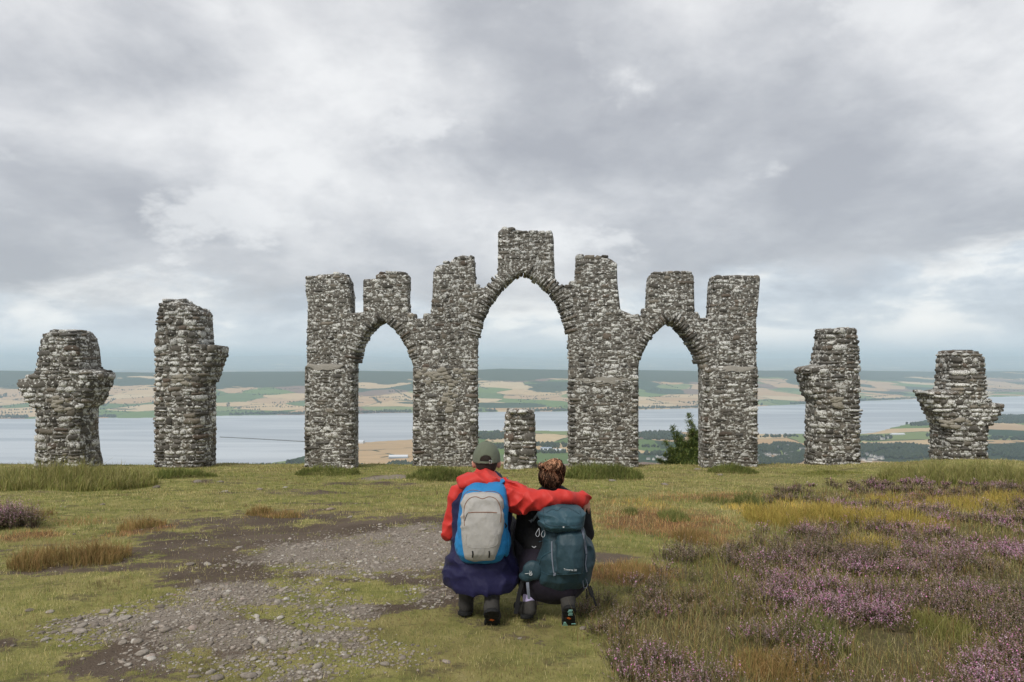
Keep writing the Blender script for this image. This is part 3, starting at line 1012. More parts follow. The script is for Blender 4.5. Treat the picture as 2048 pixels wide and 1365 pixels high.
core_body(arch)
STEP = 0.02
XS = np.arange(POLY[:, 0].min() - 0.1, POLY[:, 0].max() + 0.1, STEP)
for (z0, z1) in courses(POLY[:, 1].min() + 0.18, POLY[:, 1].max(), 0.085, 0.20):
    zm = 0.5 * (z0 + z1)
    zz = np.full(XS.shape, zm)
    ins = inside(POLY, XS, zz)
    near = np.zeros(XS.shape, bool)
    for c, wd in zip(CURVES, (0.36, 0.40, 0.36)):
        near |= seg_dist(XS, zz, c) < wd * (1 if zm > c[0][1] - 0.02 else 0.0)
    ok = ins & ~near
    d = np.diff(np.concatenate(([0], ok.astype(int), [0])))
    for a, b in zip(np.where(d == 1)[0], np.where(d == -1)[0]):
        xa, xb = XS[a], XS[b - 1]
        if xb - xa < 0.07:
            continue
        edges = []
        if not ins[max(a - 2, 0)]:
            edges.append((xa, 1))
        if not ins[min(b + 1, len(ins) - 1)]:
            edges.append((xb, -1))
        bigger = 1.25 if zm < Z_IMP else 1.0
        for (s0, s1) in fill(xa, xb, 0.15 * bigger, 0.46 * bigger):
            w = s1 - s0
            xm = 0.5 * (s0 + s1)
            split = (z1 - z0) > 0.15 and random.random() < 0.22
            for (q0, q1) in (((z0, zm), (zm, z1)) if split else ((z0, z1),)):
                y, yaw = front_y(xm, zm, edges)
                dep = random.uniform(0.20, 0.30)
                g_ = random.uniform(0.010, 0.030)
                M.add((xm + random.uniform(-.01, .01), y + dep / 2 - random.uniform(0.004, 0.022), 0.5 * (q0 + q1) + random.uniform(-.2, .2) * (q1 - q0)),
                      (w - g_, dep, (q1 - q0) * random.uniform(0.8, 1.18) - g_ * 0.8), yaw + random.uniform(-.06, .06), random.uniform(-.09, .09))
        for (xe, sgn) in edges:       # the returns, going back into the wall
            for (s0, s1) in fill(YW + 0.22, YW + WALL_T, 0.2, 0.42):
                M.add((xe + sgn * (0.115 + 0.17 * max(0.5 * (s0 + s1) - YW - 0.2, 0) ** 1.5), 0.5 * (s0 + s1), zm), (s1 - s0 - .02, 0.22, z1 - z0 - .02), -sgn * PI / 2 + random.uniform(-.06, .06), 0, 0.25)
# voussoirs set on edge round each arch
for c, L in zip(CURVES, (0.36, 0.42, 0.36)):
    c = np.array(c)
    apex = int(np.argmax(c[:, 1]))
    for half in (c[:apex + 1], c[apex:]):
        seg = np.hypot(*(half[1:] - half[:-1]).T)
        cum = np.concatenate(([0], np.cumsum(seg)))
        for (s0, s1) in fill(0, cum[-1], 0.085, 0.15):
            sm = 0.5 * (s0 + s1)
            x = np.interp(sm, cum, half[:, 0])
            z = np.interp(sm, cum, half[:, 1])
            x1, z1 = np.interp(sm + .05, cum, half[:, 0]), np.interp(sm + .05, cum, half[:, 1])
            x0, z0 = np.interp(sm - .05, cum, half[:, 0]), np.interp(sm - .05, cum, half[:, 1])
            tx, tz = x1 - x0, z1 - z0
            tl = math.hypot(tx, tz) or 1
            nx, nz = -tz / tl, tx / tl          # outward from the opening
            l_ = L * random.uniform(0.82, 1.12)
            roll = -math.atan2(tz, tx)
            dep = WALL_T + random.uniform(-.04, .04)
            VS.add((x + nx * (l_ / 2 - 0.01 + random.uniform(-.012, .008)), YW + dep / 2 - random.uniform(.0, .05), z + nz * l_ / 2), (s1 - s0 - .012, dep, l_), random.uniform(-.03, .03), roll)
M.build()
VS.build()


def ledge(px0, px1, py, rise, parent, name='mortar_ledge'):
    """sloping lime fillet where a leg steps in"""
    x0, x1 = pxz((px0, py))[0], pxz((px1, py))[0]
    zt = P(0, py, YW)[2]
    V, Q = [], []
    n = 26
    for i in range(n + 1):
        t = i / n
        x = x0 + (x1 - x0) * t
        arc = math.sin(PI * t) ** 0.5 * rise
        j = 0.10 * (float(fbm(np.array(x * 4.0), np.array(zt * 3 + 1.7), 3)) - 0.5)
        tp_ = max(0.05, math.sin(PI * t)) ** 0.5
        V += [(x, YW - 0.095 + 0.08 * (1 - tp_), zt + 0.02 - 0.09 * tp_ * (0.5 + float(fbm(np.array(x * 6.0 + 9), np.array(zt), 2))) + j), (x, YW - 0.075, zt + 0.02 + arc * 0.4 + j), (x, YW - 0.03, zt + 0.03 + arc + j), (x, YW + 0.1, zt - 0.1)]
    for i in range(n):
        for k in range(3):
            a = 4 * i + k
            Q.append((a, a + 4, a + 5, a + 1))
    child(name, mesh_np(name, V, quads=Q), M_RENDER, parent)


ledge(611, 688, 735, 0.07, arch)
ledge(1150, 1262, 762, 0.22, arch)
ledge(1420, 1512, 738, 0.05, arch)


PALE_ME = []
for me0 in ST_ME[:NST]:
    me = me0.copy()
    me.materials.clear()
    me.materials.append(M_PALE)
    PALE_ME.append(me)


def pale_patch(root, ppx, ppy, hw, hh, y, rnd_=9.0):
    """newer repair: small bare stones where a stub broke away"""
    o0 = np.array(root.location)
    xx, zz_ = pxz((ppx, ppy), y)
    s_ = y / FPX
    for k in range(int(10 + hw * hh * 0.035)):
        t, u = random.uniform(-1, 1), random.uniform(-1, 1)
        if t * t + u * u > 1.05:
            continue
        o = bpy.data.objects.new('repair_stone', random.choice(PALE_ME))
        o.parent = root
        dxx = t * hw * s_
        o.location = np.array((xx + dxx, y + 0.075 + 0.5 * dxx * dxx / rnd_, zz_ - u * hh * s_)) - o0
        o.scale = (random.uniform(.14, .30), 0.2, random.uniform(.08, .15))
        o.rotation_euler = (0, random.uniform(-.25, .25), random.uniform(-.1, .1))
        COL.objects.link(o)


pale_patch(arch, 890, 752, 62, 17, YW - 0.07)
pale_patch(arch, 899, 800, 11, 32, YW - 0.07)


# --- the free-standing pillars
def pillar(outline, yc, b, label, seeds, lo=0.09, hi=0.22, wlo=0.16, whi=0.5, n=4.2, patch=None):
    """outline: photograph silhouette from foot left over the top to foot right; b: half depth"""
    random.seed(seeds)
    pts = np.array([pxz(p, yc) for p in outline])
    top = int(np.argmax(pts[:, 1]))
    lf, rt = pts[:top + 1], pts[top:][::-1]
    zb, zt = max(lf[0, 1], rt[0, 1]), pts[top, 1]
    zl = np.maximum.accumulate(lf[:, 1] + np.arange(len(lf)) * 1e-4)
    zr = np.maximum.accumulate(rt[:, 1] + np.arange(len(rt)) * 1e-4)

    def ext(z):
        xl, xr = np.interp(z, zl, lf[:, 0]), np.interp(z, zr, rt[:, 0])
        return xl, xr

    xc0 = 0.5 * (lf[0, 0] + rt[0, 0])
    tanv = abs(xc0) / yc
    qq = n / (n - 1)

    def plan(z, inset_=0.0):
        xl, xr = ext(z)
        w = max(0.5 * (xr - xl), 0.12)
        bb = min(b, w)
        a = max(w ** qq - (bb * tanv) ** qq, (0.5 * w) ** qq) ** (1 / qq)
        return 0.5 * (xl + xr), a - inset_, bb - inset_

    root = empty('stone_pillar', (xc0, yc, float(gz(xc0, yc))))
    tag(root, label, 'pillar', kind='thing')
    # core
    NA = 32
    ang = np.linspace(0, 2 * PI, NA, endpoint=False)
    zs = np.arange(zb, zt - 0.02, 0.06)
    V, Q = [], []
    for z in zs:
        cx_, a, bb = plan(z, 0.012)
        c, s = np.cos(ang), np.sin(ang)
        r = (np.abs(c) ** n + np.abs(s) ** n) ** (-1 / n)
        V += [(cx_ + a * r_ * c_, yc + bb * r_ * s_, z) for r_, c_, s_ in zip(r, c, s)]
    for i in range(len(zs) - 1):
        for k in range(NA):
            Q.append((i * NA + k, i * NA + (k + 1) % NA, (i + 1) * NA + (k + 1) % NA, (i + 1) * NA + k))
    V.append((plan(zs[-1])[0], yc, zs[-1] + 0.03))
    T = [((len(zs) - 1) * NA + k, (len(zs) - 1) * NA + (k + 1) % NA, len(V) - 1) for k in range(NA)]
    child('mortar_core', mesh_np('mortar_core', V, tris=T, quads=Q), M_MORTAR, root)
    mm = Masonry(root, 'stone', 300)
    fa = np.linspace(PI - 0.55, 2 * PI + 0.55, 120)
    for (z0, z1) in courses(zb + 0.02, zt, lo, hi):
        zm = 0.5 * (z0 + z1)
        cx_, a, bb = plan(zm)
        c, s = np.cos(fa), np.sin(fa)
        r = (np.abs(c) ** n + np.abs(s) ** n) ** (-1 / n)
        X, Y = cx_ + a * r * c, yc + bb * r * s
        cum = np.concatenate(([0], np.cumsum(np.hypot(np.diff(X), np.diff(Y)))))
        off = random.uniform(0, 0.2)
        for (s0, s1) in fill(-off, cum[-1], wlo, whi):
            sm = np.clip(0.5 * (s0 + s1), 0, cum[-1])
            x, y = np.interp(sm, cum, X), np.interp(sm, cum, Y)
            xa, ya = np.interp(sm - .08, cum, X), np.interp(sm - .08, cum, Y)
            xb, yb = np.interp(sm + .08, cum, X), np.interp(sm + .08, cum, Y)
            yaw = math.atan2(yb - ya, xb - xa)
            nx, ny = math.sin(yaw), -math.cos(yaw)      # outward
            if -ny < -0.35:
                continue
            dep = random.uniform(0.18, 0.28)
            out_ = random.uniform(0.004, 0.026)
            gp = random.uniform(0.012, 0.035)
            split = (z1 - z0) > 0.16 and random.random() < 0.25
            for (q0, q1) in (((z0, zm), (zm, z1)) if split else ((z0, z1),)):
                mm.add((x - nx * (dep / 2 - out_), y - ny * (dep / 2 - out_), 0.5 * (q0 + q1) + random.uniform(-.2, .2) * (q1 - q0)),
                       (s1 - s0 - gp, dep, (q1 - q0) * random.uniform(.8, 1.18) - gp * .8), yaw + random.uniform(-.08, .08), random.uniform(-.09, .09), 0.3 + 0.7 * max(-ny, 0))
    # loose cope on top
    cx_, a, bb = plan(zt - 0.05)
    for (s0, s1) in fill(cx_ - a * .85, cx_ + a * .85, 0.16, 0.4):
        mm.add((0.5 * (s0 + s1), yc + random.uniform(-.2, .1), zt - 0.06 + random.uniform(-.03, .03)), (s1 - s0, 0.7, random.uniform(.08, .14)), random.uniform(-.2, .2), random.uniform(-.08, .08))
    mm.build()
    if patch:
        for (ppx, ppy, hw, hh) in patch:
            pale_patch(root, ppx, ppy, hw, hh, yc - b - 0.01, b)
    return root


PA = [(71, 965), (74, 844), (72, 813), (60, 808), (50, 797), (40, 776), (36.5, 759), (53, 756), (55, 750), (72.5, 745), (75.8, 727), (82, 689), (88.7, 669.6), (109.6, 662), (154, 661), (187, 664), (196.6, 676), (203, 698.6), (207, 737), (234, 747), (233, 756.6), (222, 782), (213, 808), (201, 814.7), (200, 860), (204.7, 908), (209.5, 924), (210, 965)]
PB = [(311, 965), (311, 785), (312, 689), (317.5, 624), (320, 608), (341.7, 601.5), (380, 601), (399.7, 612), (419, 619.6), (427, 625), (428.8, 656), (431, 690), (459, 692), (460, 705), (454.5, 721), (448, 740), (441.6, 762), (434, 765), (434.6, 850), (433.6, 965)]
PC = [(1606, 965), (1608.6, 864), (1609.5, 799), (1604.8, 795), (1598, 779), (1594, 758), (1586, 737), (1598, 733), (1618, 732.6), (1624.7, 697), (1629, 659), (1651, 658.6), (1674, 657), (1704, 660), (1713, 666), (1715.6, 688), (1718, 717), (1718, 834), (1719, 965)]
PD = [(1855.7, 960), (1857.8, 864), (1856, 846), (1847.5, 831.6), (1836, 808), (1824.5, 784), (1838.7, 783.6), (1866, 781.7), (1869.5, 741), (1872, 705.5), (1909, 702), (1953, 703), (1962, 710), (1967.7, 726), (1970.6, 776), (1973.5, 796), (1988, 805), (2005.8, 808), (2005, 817), (1994, 834.5), (1982, 847.7), (1974, 849), (1973.5, 893), (1971, 960)]
PS = [(1008, 975), (1009, 900), (1011, 825), (1018, 820), (1042, 817), (1068, 822), (1070.5, 878), (1075, 975)]
pillar(PA, 20.4, 0.66, 'short stone pillar with stubs both sides, farthest left behind tall grass', 1, patch=[(118, 808, 34, 14)])
pillar(PB, 20.4, 0.62, 'tall leaning-topped stone pillar with one broken stub on its right side', 2, patch=[(362, 758, 34, 9)])
pillar(PC, 20.4, 0.60, 'tall stone pillar right of the arches with one stub on its left side', 3, patch=[(1680, 806, 22, 9)])
pillar(PD, 20.4, 0.60, 'short stone pillar with stubs both sides, farthest right behind grassy mound', 4, patch=[(1925, 848, 34, 8)])
pillar(PS, 19.6, 0.42, 'small low stone stub standing alone under the central arch', 5, 0.14, 0.26, 0.2, 0.5)
random.seed(11)

# ------------------------------------------------------------------ stones of the path
def pebble(rng, n=7):
    """a flattened worn stone, 32 faces or so"""
    v = []
    for (zz, rr) in ((-0.35, 0.75), (0.0, 1.0), (0.32, 0.72)):
        for i in range(n):
            a = 2 * PI * (i + rng.uniform(-.2, .2)) / n
            r = rr * rng.uniform(0.78, 1.1)
            v.append((r * math.cos(a), r * math.sin(a), zz + rng.uniform(-.1, .1)))
    v.append((rng.uniform(-.15, .15), rng.uniform(-.15, .15), 0.48))
    q, t = [], []
    for k in range(2):
        for i in range(n):
            j = (i + 1) % n
            q.append((k * n + i, k * n + j, (k + 1) * n + j, (k + 1) * n + i))
    for i in range(n):
        t.append((2 * n + i, 2 * n + (i + 1) % n, 3 * n))
    return np.array(v), np.array(q), np.array(t)


def pebble_mat(name, per_object):
    m, t = new_mat(name)
    pos = nd(t, 'ShaderNodeNewGeometry').outputs['Position']
    rnd = nd(t, 'ShaderNodeObjectInfo').outputs['Random'] if per_object else nd(t, 'ShaderNodeAttribute', attribute_name='rnd').outputs['Fac']
    c = ramp(t, rnd, [(0.0, (0.15, 0.125, 0.10)), (0.3, (0.24, 0.205, 0.168)), (0.6, (0.33, 0.295, 0.25)), (0.8, (0.28, 0.23, 0.187)), (0.95, (0.45, 0.42, 0.37)), (1.0, (0.30, 0.22, 0.18))])
    n = noise(t, pos, 55, 5, 0.65)
    c = mixc(t, 1.0, c, ramp(t, n, [(0.3, 0.6), (0.55, 1.0), (0.75, 1.25)]), 'MULTIPLY')
    finish(t, c, 0.9, n, 0.5, 0.004, 0.25)
    return m


PB_ = [pebble(random) for _ in range(12)]
PS_ = [pebble(random, 5) for _ in range(8)]
M_PEB, M_PEBJ = pebble_mat('path_stone', True), pebble_mat('path_gravel', False)
PB_ME = [mesh_np('stone', v, tris=t, quads=q) for v, q, t in PB_]
for me in PB_ME:
    me.materials.append(M_PEB)
N = 130000
py_ = RNG.uniform(1030, 1420, N)
Yc = RNG.uniform(3.3, 10.5, N) ** 1.0
Yc = 3.3 * (10.5 / 3.3) ** RNG.random(N)
Xc = RNG.uniform(-0.8, 0.02, N) * Yc
w = grav_w(Xc, Yc)
so = soil_w(Xc, Yc)
keep = (RNG.random(N) < np.clip((w - 0.12) * 0.75, 0.0, 0.75)) | ((so > 0.5) & (RNG.random(N) < 0.018)) | (RNG.random(N) < 0.0012)
keep |= False
Xc, Yc = Xc[keep], Yc[keep]
sz = 0.003 + 0.0125 * RNG.random(len(Xc)) ** 2.8
big_ = RNG.random(len(Xc)) < 0.016
sz = np.where(big_, RNG.uniform(0.015, 0.030, len(Xc)), sz)
# the larger stones one can point to
SPOT = [(497, 1354, .05), (893, 1325, .03), (285, 1308, .045), (160, 1265, .05), (165, 1253, .04), (210, 1225, .04), (248, 1238, .045), (245, 1287, .035), (275, 1285, .04), (385, 1258, .04), (395, 1165, .04), (565, 1183, .04),
        (525, 1283, .045), (625, 1290, .04), (592, 1290, .04), (495, 1296, .035), (435, 1357, .04), (635, 1335, .04), (560, 1237, .035), (770, 1329, .03), (330, 1262, .05), (140, 1262, .04), (190, 1253, .035),
        (320, 1215, .04), (310, 952, .10), (440, 965, .09), (660, 1020, .07), (313, 976, .09), (415, 1130, .04), (380, 1130, .05), (450, 984, .07), (520, 980, .07), (1395, 925 + 15, .10), (1440, 951, .09), (1225, 963, .09),
        (570, 976, .06), (1330, 970, .08), (1120, 1030, .03), (1335, 1100, .03), (1165, 1258, .03), (205, 1010, .04), (60, 1222, .03), (100, 1225, .03), (760, 1050, .04), (845, 1060, .05), (700, 1035, .04), (395, 965, .1)]
cnt = 0
for (qx, qy, s_) in SPOT:
    x, y = g(qx, qy)
    o = bpy.data.objects.new('stone', random.choice(PB_ME))
    o.parent = hilltop
    o.location = (x, y, float(gz(x, y)) + s_ * 0.12)
    o.scale = (s_ * random.uniform(.85, 1.2), s_ * random.uniform(.7, 1), s_ * random.uniform(.5, .8))
    o.rotation_euler = (random.uniform(-.15, .15), random.uniform(-.15, .15), random.uniform(0, 6))
    COL.objects.link(o)
    cnt += 1
order = np.argsort(-sz / Yc)
for i in order[:300 - cnt]:
    o = bpy.data.objects.new('stone', random.choice(PB_ME))
    o.parent = hilltop
    o.location = (Xc[i], Yc[i], float(gz(Xc[i], Yc[i])) + sz[i] * 0.10)
    o.scale = (sz[i] * random.uniform(.9, 1.35), sz[i] * random.uniform(.7, 1.1), sz[i] * random.uniform(.6, 1.1))
    o.rotation_euler = (random.uniform(-.25, .25), random.uniform(-.25, .25), random.uniform(0, 6))
    COL.objects.link(o)
rest = order[300 - cnt:]
V, Q, T, A, b = [], [], [], [], 0
zr_ = gz(Xc, Yc)
for i in rest:
    v, q, t = PS_[random.randrange(8)] if sz[i] < 0.011 else PB_[random.randrange(12)]
    a = random.uniform(0, 6.28)
    ca, sa = math.cos(a), math.sin(a)
    s3 = v * (sz[i] * random.uniform(.9, 1.35), sz[i] * random.uniform(.7, 1.1), sz[i] * random.uniform(.5, .95))
    V.append(np.stack((Xc[i] + s3[:, 0] * ca - s3[:, 1] * sa, Yc[i] + s3[:, 0] * sa + s3[:, 1] * ca, zr_[i] + sz[i] * .12 + s3[:, 2]), -1))
    Q.append(q + b)
    T.append(t + b)
    A.append(np.full(len(v), random.random()))
    b += len(v)
me = mesh_np('gravel', np.concatenate(V), tris=np.concatenate(T), quads=np.concatenate(Q), attrs=dict(rnd=np.concatenate(A)))
tag(obj('gravel', me, M_PEBJ), 'pale gravel strewn along the bare earth path', kind='stuff')


# ------------------------------------------------------------------ grass
def blade_mesh(name, x, y, z, h, w, c0, c1, lean=0.35, seg=1, dirn=None, bend=0.5):
    """thin tapering blades; seg 1 = one triangle, 2 = three triangles"""
    n = len(x)
    a = RNG.uniform(0, 2 * PI, n) if dirn is None else dirn
    l_ = np.abs(RNG.normal(0, lean, n)) * h
    dx_, dy_ = np.cos(a) * l_, np.sin(a) * l_
    fa = RNG.uniform(0, PI, n)
    wx, wy = np.cos(fa) * w / 2, np.sin(fa) * w / 2 * 0.6
    b0 = np.stack((x - wx, y - wy, z - 0.004 * np.ones(n)), -1)
    b1 = np.stack((x + wx, y + wy, z - 0.004 * np.ones(n)), -1)
    tip = np.stack((x + dx_, y + dy_, z + h * np.sqrt(np.clip(1 - (l_ / np.maximum(h, 1e-6)) ** 2 * 0.6, 0.05, 1))), -1)
    if seg == 1:
        v = np.stack((b0, b1, tip), 1).reshape(-1, 3)
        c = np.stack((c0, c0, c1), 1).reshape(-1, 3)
        t = np.arange(3 * n).reshape(-1, 3)
    else:
        mx_, my_ = x + dx_ * 0.5 * (1 - bend), y + dy_ * 0.5 * (1 - bend)
        mz = z + (tip[:, 2] - z) * 0.58
        m0 = np.stack((mx_ - wx * .75, my_ - wy * .75, mz), -1)
        m1 = np.stack((mx_ + wx * .75, my_ + wy * .75, mz), -1)
        v = np.stack((b0, b1, m0, m1, tip), 1).reshape(-1, 3)
        cm = 0.5 * (c0 + c1)
        c = np.stack((c0, c0, cm, cm, c1), 1).reshape(-1, 3)
        k = 5 * np.arange(n)[:, None]
        t = np.concatenate((k + [0, 1, 3], k + [0, 3, 2], k + [2, 3, 4]))
    return mesh_np(name, v, tris=t, col=c, smooth_=False)


def lerp(a, b, t):
    return np.asarray(a) * (1 - t[:, None]) + np.asarray(b) * t[:, None]


def palette(n, cols):
    cols = np.array(cols)
    i = RNG.integers(0, len(cols), n)
    return cols[i] * RNG.uniform(0.75, 1.25, (n, 1))


GREEN = [(0.105, 0.125, 0.034), (0.135, 0.15, 0.04), (0.175, 0.17, 0.048), (0.13, 0.145, 0.055)]
STRAW = [(0.31, 0.26, 0.115), (0.26, 0.215, 0.09), (0.36, 0.305, 0.16)]
RUSTC = [(0.29, 0.16, 0.065), (0.22, 0.125, 0.058), (0.34, 0.21, 0.10)]
GOLDC = [(0.42, 0.29, 0.07), (0.36, 0.26, 0.065), (0.30, 0.25, 0.07)]

N = 390000
Yc = 3.1 * (21.6 / 3.1) ** (RNG.random(N) ** 0.85)
Xc = RNG.uniform(-1, 1, N) * (0.78 * Yc + 1.7)
so = soil_w(Xc, Yc)
he = heath(Xc, Yc)
ru = blob(Xc, Yc, RUST) + 0.6 * (fbm(Xc * 3, Yc * 3, 3) - 0.5)
go = blob(Xc, Yc, GOLD) + 0.6 * (fbm(Xc * 3 + 9, Yc * 3, 3) - 0.5)
keep = (so + 0.32 * RNG.normal(0, 1, N) < 0.38) & (RNG.random(N) > he * 0.45)
Xc, Yc, he, ru, go = Xc[keep], Yc[keep], he[keep], ru[keep], go[keep]
n = len(Xc)
dry = np.clip(fbm(Xc * 0.55, Yc * 0.55, 4) * 1.9 - 0.62 + 0.25 * (Xc > 0.5) + 1.6 * (fbm(Xc * 2.6, Yc * 3.6, 4) - 0.5), 0.05, 0.95)
tone = 0.62 + 0.85 * fbm(Xc * 3.1 + 30, Yc * 4.4, 4)
tuft = fbm(Xc * 4.2, Yc * 4.2, 3)
c = palette(n, GREEN)
brn = fbm(Xc * 2.0 + 70, Yc * 3.0, 4)
sel = RNG.random(n) < dry * 0.75
c[sel] = palette(int(sel.sum()), STRAW)
sel = RNG.random(n) < np.clip(ru * 1.3 - 0.25, 0, 0.8)
c[sel] = palette(int(sel.sum()), RUSTC)
sel = RNG.random(n) < np.clip(go * 1.3 - 0.3, 0, 0.8)
c[sel] = palette(int(sel.sum()), GOLDC)
sel = RNG.random(n) < np.clip(brn * 3.2 - 1.75, 0, 0.7)
c[sel] = palette(int(sel.sum()), [(0.13, 0.09, 0.045), (0.17, 0.12, 0.06), (0.10, 0.075, 0.04)])
c = c * tone[:, None]
lift = sstep(0.35, 0.7, tuft)
h = (0.012 + 0.026 * lift * RNG.random(n) + 0.012 * RNG.random(n)) * (Yc / 4.5) ** 0.35 * (1 + 1.2 * np.clip(np.maximum(ru, go), 0, 1) + 1.0 * he)
wd = 0.0032 * np.maximum(Yc / 4.2, 1) ** 0.95
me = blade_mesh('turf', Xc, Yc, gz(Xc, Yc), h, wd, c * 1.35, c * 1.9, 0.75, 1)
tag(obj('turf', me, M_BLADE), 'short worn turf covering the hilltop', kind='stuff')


def grass_patch(px, py, hw, hd, n, hlo, hhi, cols, name, label, cat='grass', group=None, wd=0.006, lean=0.35, tipc=None, clump=2.4, dome=True, lift=0.0, root_dark=0.85):
    """a stand of longer grass: its own object, set on the ground at a photograph pixel"""
    cx_, cy_ = g(px, py)
    hw_, hd_ = hw / FPX * cy_, hd
    a = RNG.uniform(0, 2 * PI, n)
    r = np.sqrt(RNG.random(n))
    x = cx_ + hw_ * r * np.cos(a)
    y = cy_ + hd_ * r * np.sin(a)
    k = fbm(x * clump + 5, y * clump, 3)
    kp = k + 0.35 * RNG.random(n) > 0.50
    x, y, r, k = x[kp], y[kp], r[kp], k[kp]
    m_ = len(x)
    kk = fbm(x * clump * 1.7 + 31, y * clump * 1.7, 4)
    h_ = RNG.uniform(hlo, hhi, m_) * (np.sqrt(np.clip(1 - 0.75 * r * r, 0.1, 1)) if dome else 1) * np.clip(0.1 + 1.75 * kk, 0.25, 1.6)
    c_ = palette(m_, cols) * (0.55 + 0.9 * fbm(x * clump * 2.2 + 3, y * clump * 2.2 + 8, 3))[:, None]
    c1_ = c_ * 1.15 if tipc is None else lerp(c_, palette(m_, tipc), RNG.random(m_) * 0.9)
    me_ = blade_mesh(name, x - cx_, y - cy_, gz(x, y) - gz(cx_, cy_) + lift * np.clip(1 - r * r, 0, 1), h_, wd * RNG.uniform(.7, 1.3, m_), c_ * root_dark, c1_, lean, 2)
    o = obj(name, me_, M_BLADE, loc=(cx_, cy_, float(gz(cx_, cy_))))
    return tag(o, label, cat, group)


TALLG = [(0.18, 0.21, 0.05), (0.23, 0.25, 0.065), (0.28, 0.27, 0.08), (0.34, 0.30, 0.11)]
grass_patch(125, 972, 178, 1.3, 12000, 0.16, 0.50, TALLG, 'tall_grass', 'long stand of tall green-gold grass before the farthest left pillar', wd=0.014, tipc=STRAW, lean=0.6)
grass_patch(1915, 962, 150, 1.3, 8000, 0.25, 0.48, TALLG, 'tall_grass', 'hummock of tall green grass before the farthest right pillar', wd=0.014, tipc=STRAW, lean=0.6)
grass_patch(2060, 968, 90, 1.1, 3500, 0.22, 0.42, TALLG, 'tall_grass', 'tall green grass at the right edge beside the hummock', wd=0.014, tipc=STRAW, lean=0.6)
DARKG = [(0.11, 0.14, 0.035), (0.145, 0.165, 0.045), (0.20, 0.20, 0.065)]
for (px, py, hw, hd, n, hh, lb) in ((366, 957, 68, 0.5, 2200, .26, 'dark grass fringe at the foot of the tall left pillar'), (655, 950, 66, 0.5, 2600, .32, 'dark grass fringe at the foot of the left arch leg'),
                                    (884, 958, 74, 0.55, 2800, .36, 'dark grass fringe round the leg behind the man'), (1208, 955, 78, 0.6, 3600, .48, 'rounded dark grass hump before the leg right of the woman'),
                                    (1466, 944, 52, 0.4, 1600, .26, 'dark grass fringe at the foot of the right arch leg'), (1660, 948, 66, 0.3, 1200, .12, 'low grass fringe at the foot of the tall right pillar'),
                                    (140, 948, 90, 0.4, 1600, .22, 'grass fringe at the foot of the farthest left pillar')):
    grass_patch(px, py, hw, hd, int(n * 1.5), hh * .18, hh * .6, DARKG if hh > .2 else TALLG, 'grass_fringe', lb, 'grass', 'grass fringes at the monument feet', wd=0.012, lift=hh * .38, clump=1.7, lean=0.9, root_dark=0.9)
# tussocks one can tell apart on the moor
TUS = [(132, 1126, 105, .34, 3000, .10, .24, 'R', 'large rust-tipped tussock at the left edge of the path'), (215, 1118, 40, .25, 900, .10, .22, 'R', 'smaller rust tussock adjoining the large one on the left'),
       (285, 1055, 42, .3, 900, .06, .14, 'R', 'low reddish grass patch up left of the path'), (72, 1035, 40, .3, 700, .08, .16, 'R', 'reddish tussock near the heather at the left edge'),
       (520, 1027, 26, .25, 500, .06, .12, 'R', 'left of two small reddish tufts beyond the path'), (562, 1035, 40, .25, 700, .06, .12, 'R', 'right of two small reddish tufts beyond the path'),
       (1385, 1080, 38, .4, 1300, .07, .15, 'R', 'rusty brown tussock right of the teal backpack'), (1260, 1148, 80, .3, 1500, .05, .12, 'R', 'low brown grass patch beside the couple'),
       (1258, 1028, 16, .18, 500, .08, .15, 'G', 'small green rush tuft right of the couple'), (1348, 1036, 32, .3, 900, .08, .17, 'G', 'wide green tuft in brown moor grass'),
       (1500, 1010, 28, .35, 900, .14, .26, 'G', 'tall green rush tuft at the left end of the golden grass'), (1440, 1005, 26, .3, 600, .07, .15, 'G', 'low green tuft left of the tall rush tuft'),
       (1420, 1004, 14, .25, 400, .06, .14, 'G', 'lesser green tuft in the brown grass'),
       (1540, 1040, 52, .5, 1700, .12, .24, 'Y', 'leftmost golden yellow tussock in the heather'), (1650, 1035, 60, .5, 1800, .12, .24, 'Y', 'second golden yellow tussock from the left in the heather'),
       (1735, 1045, 52, .45, 1500, .12, .24, 'Y', 'third golden yellow tussock from the left in the heather'), (1830, 1048, 60, .4, 1500, .10, .22, 'Y', 'fourth golden yellow tussock from the left in the heather'),
       (1738, 1098, 50, .25, 1200, .10, .18, 'Y', 'bright orange-yellow tuft lying in front of the golden row'), (1930, 1015, 90, .6, 1700, .12, .24, 'Y', 'broad golden tussock at the far right of the moor'),
       (1790, 1012, 50, .5, 1100, .12, .22, 'Y', 'golden tussock behind the row near the mound'), (2020, 1003, 60, .6, 1300, .12, .22, 'Y', 'golden tussock at the right edge of the picture'),
       (1630, 1290, 60, .22, 900, .10, .22, 'G', 'lush green tuft among the near heather'), (1870, 1255, 60, .25, 900, .10, .22, 'M', 'olive tuft among the near heather on the right'),
       (1560, 1345, 90, .2, 1400, .08, .16, 'R', 'rust-coloured grass patch at the bottom edge in the heather')]
PAL = {'R': ([(0.20, 0.17, 0.055), (0.25, 0.19, 0.065), (0.31, 0.20, 0.08)], [(0.40, 0.225, 0.095), (0.48, 0.30, 0.14), (0.32, 0.18, 0.08)]), 'G': ([(0.12, 0.15, 0.04), (0.18, 0.19, 0.055)], [(0.24, 0.24, 0.085), (0.34, 0.28, 0.13)]),
       'Y': ([(0.30, 0.265, 0.06), (0.40, 0.32, 0.085)], [(0.56, 0.40, 0.095), (0.50, 0.36, 0.09), (0.55, 0.31, 0.10)]), 'M': ([(0.18, 0.185, 0.05)], [(0.32, 0.27, 0.10)])}
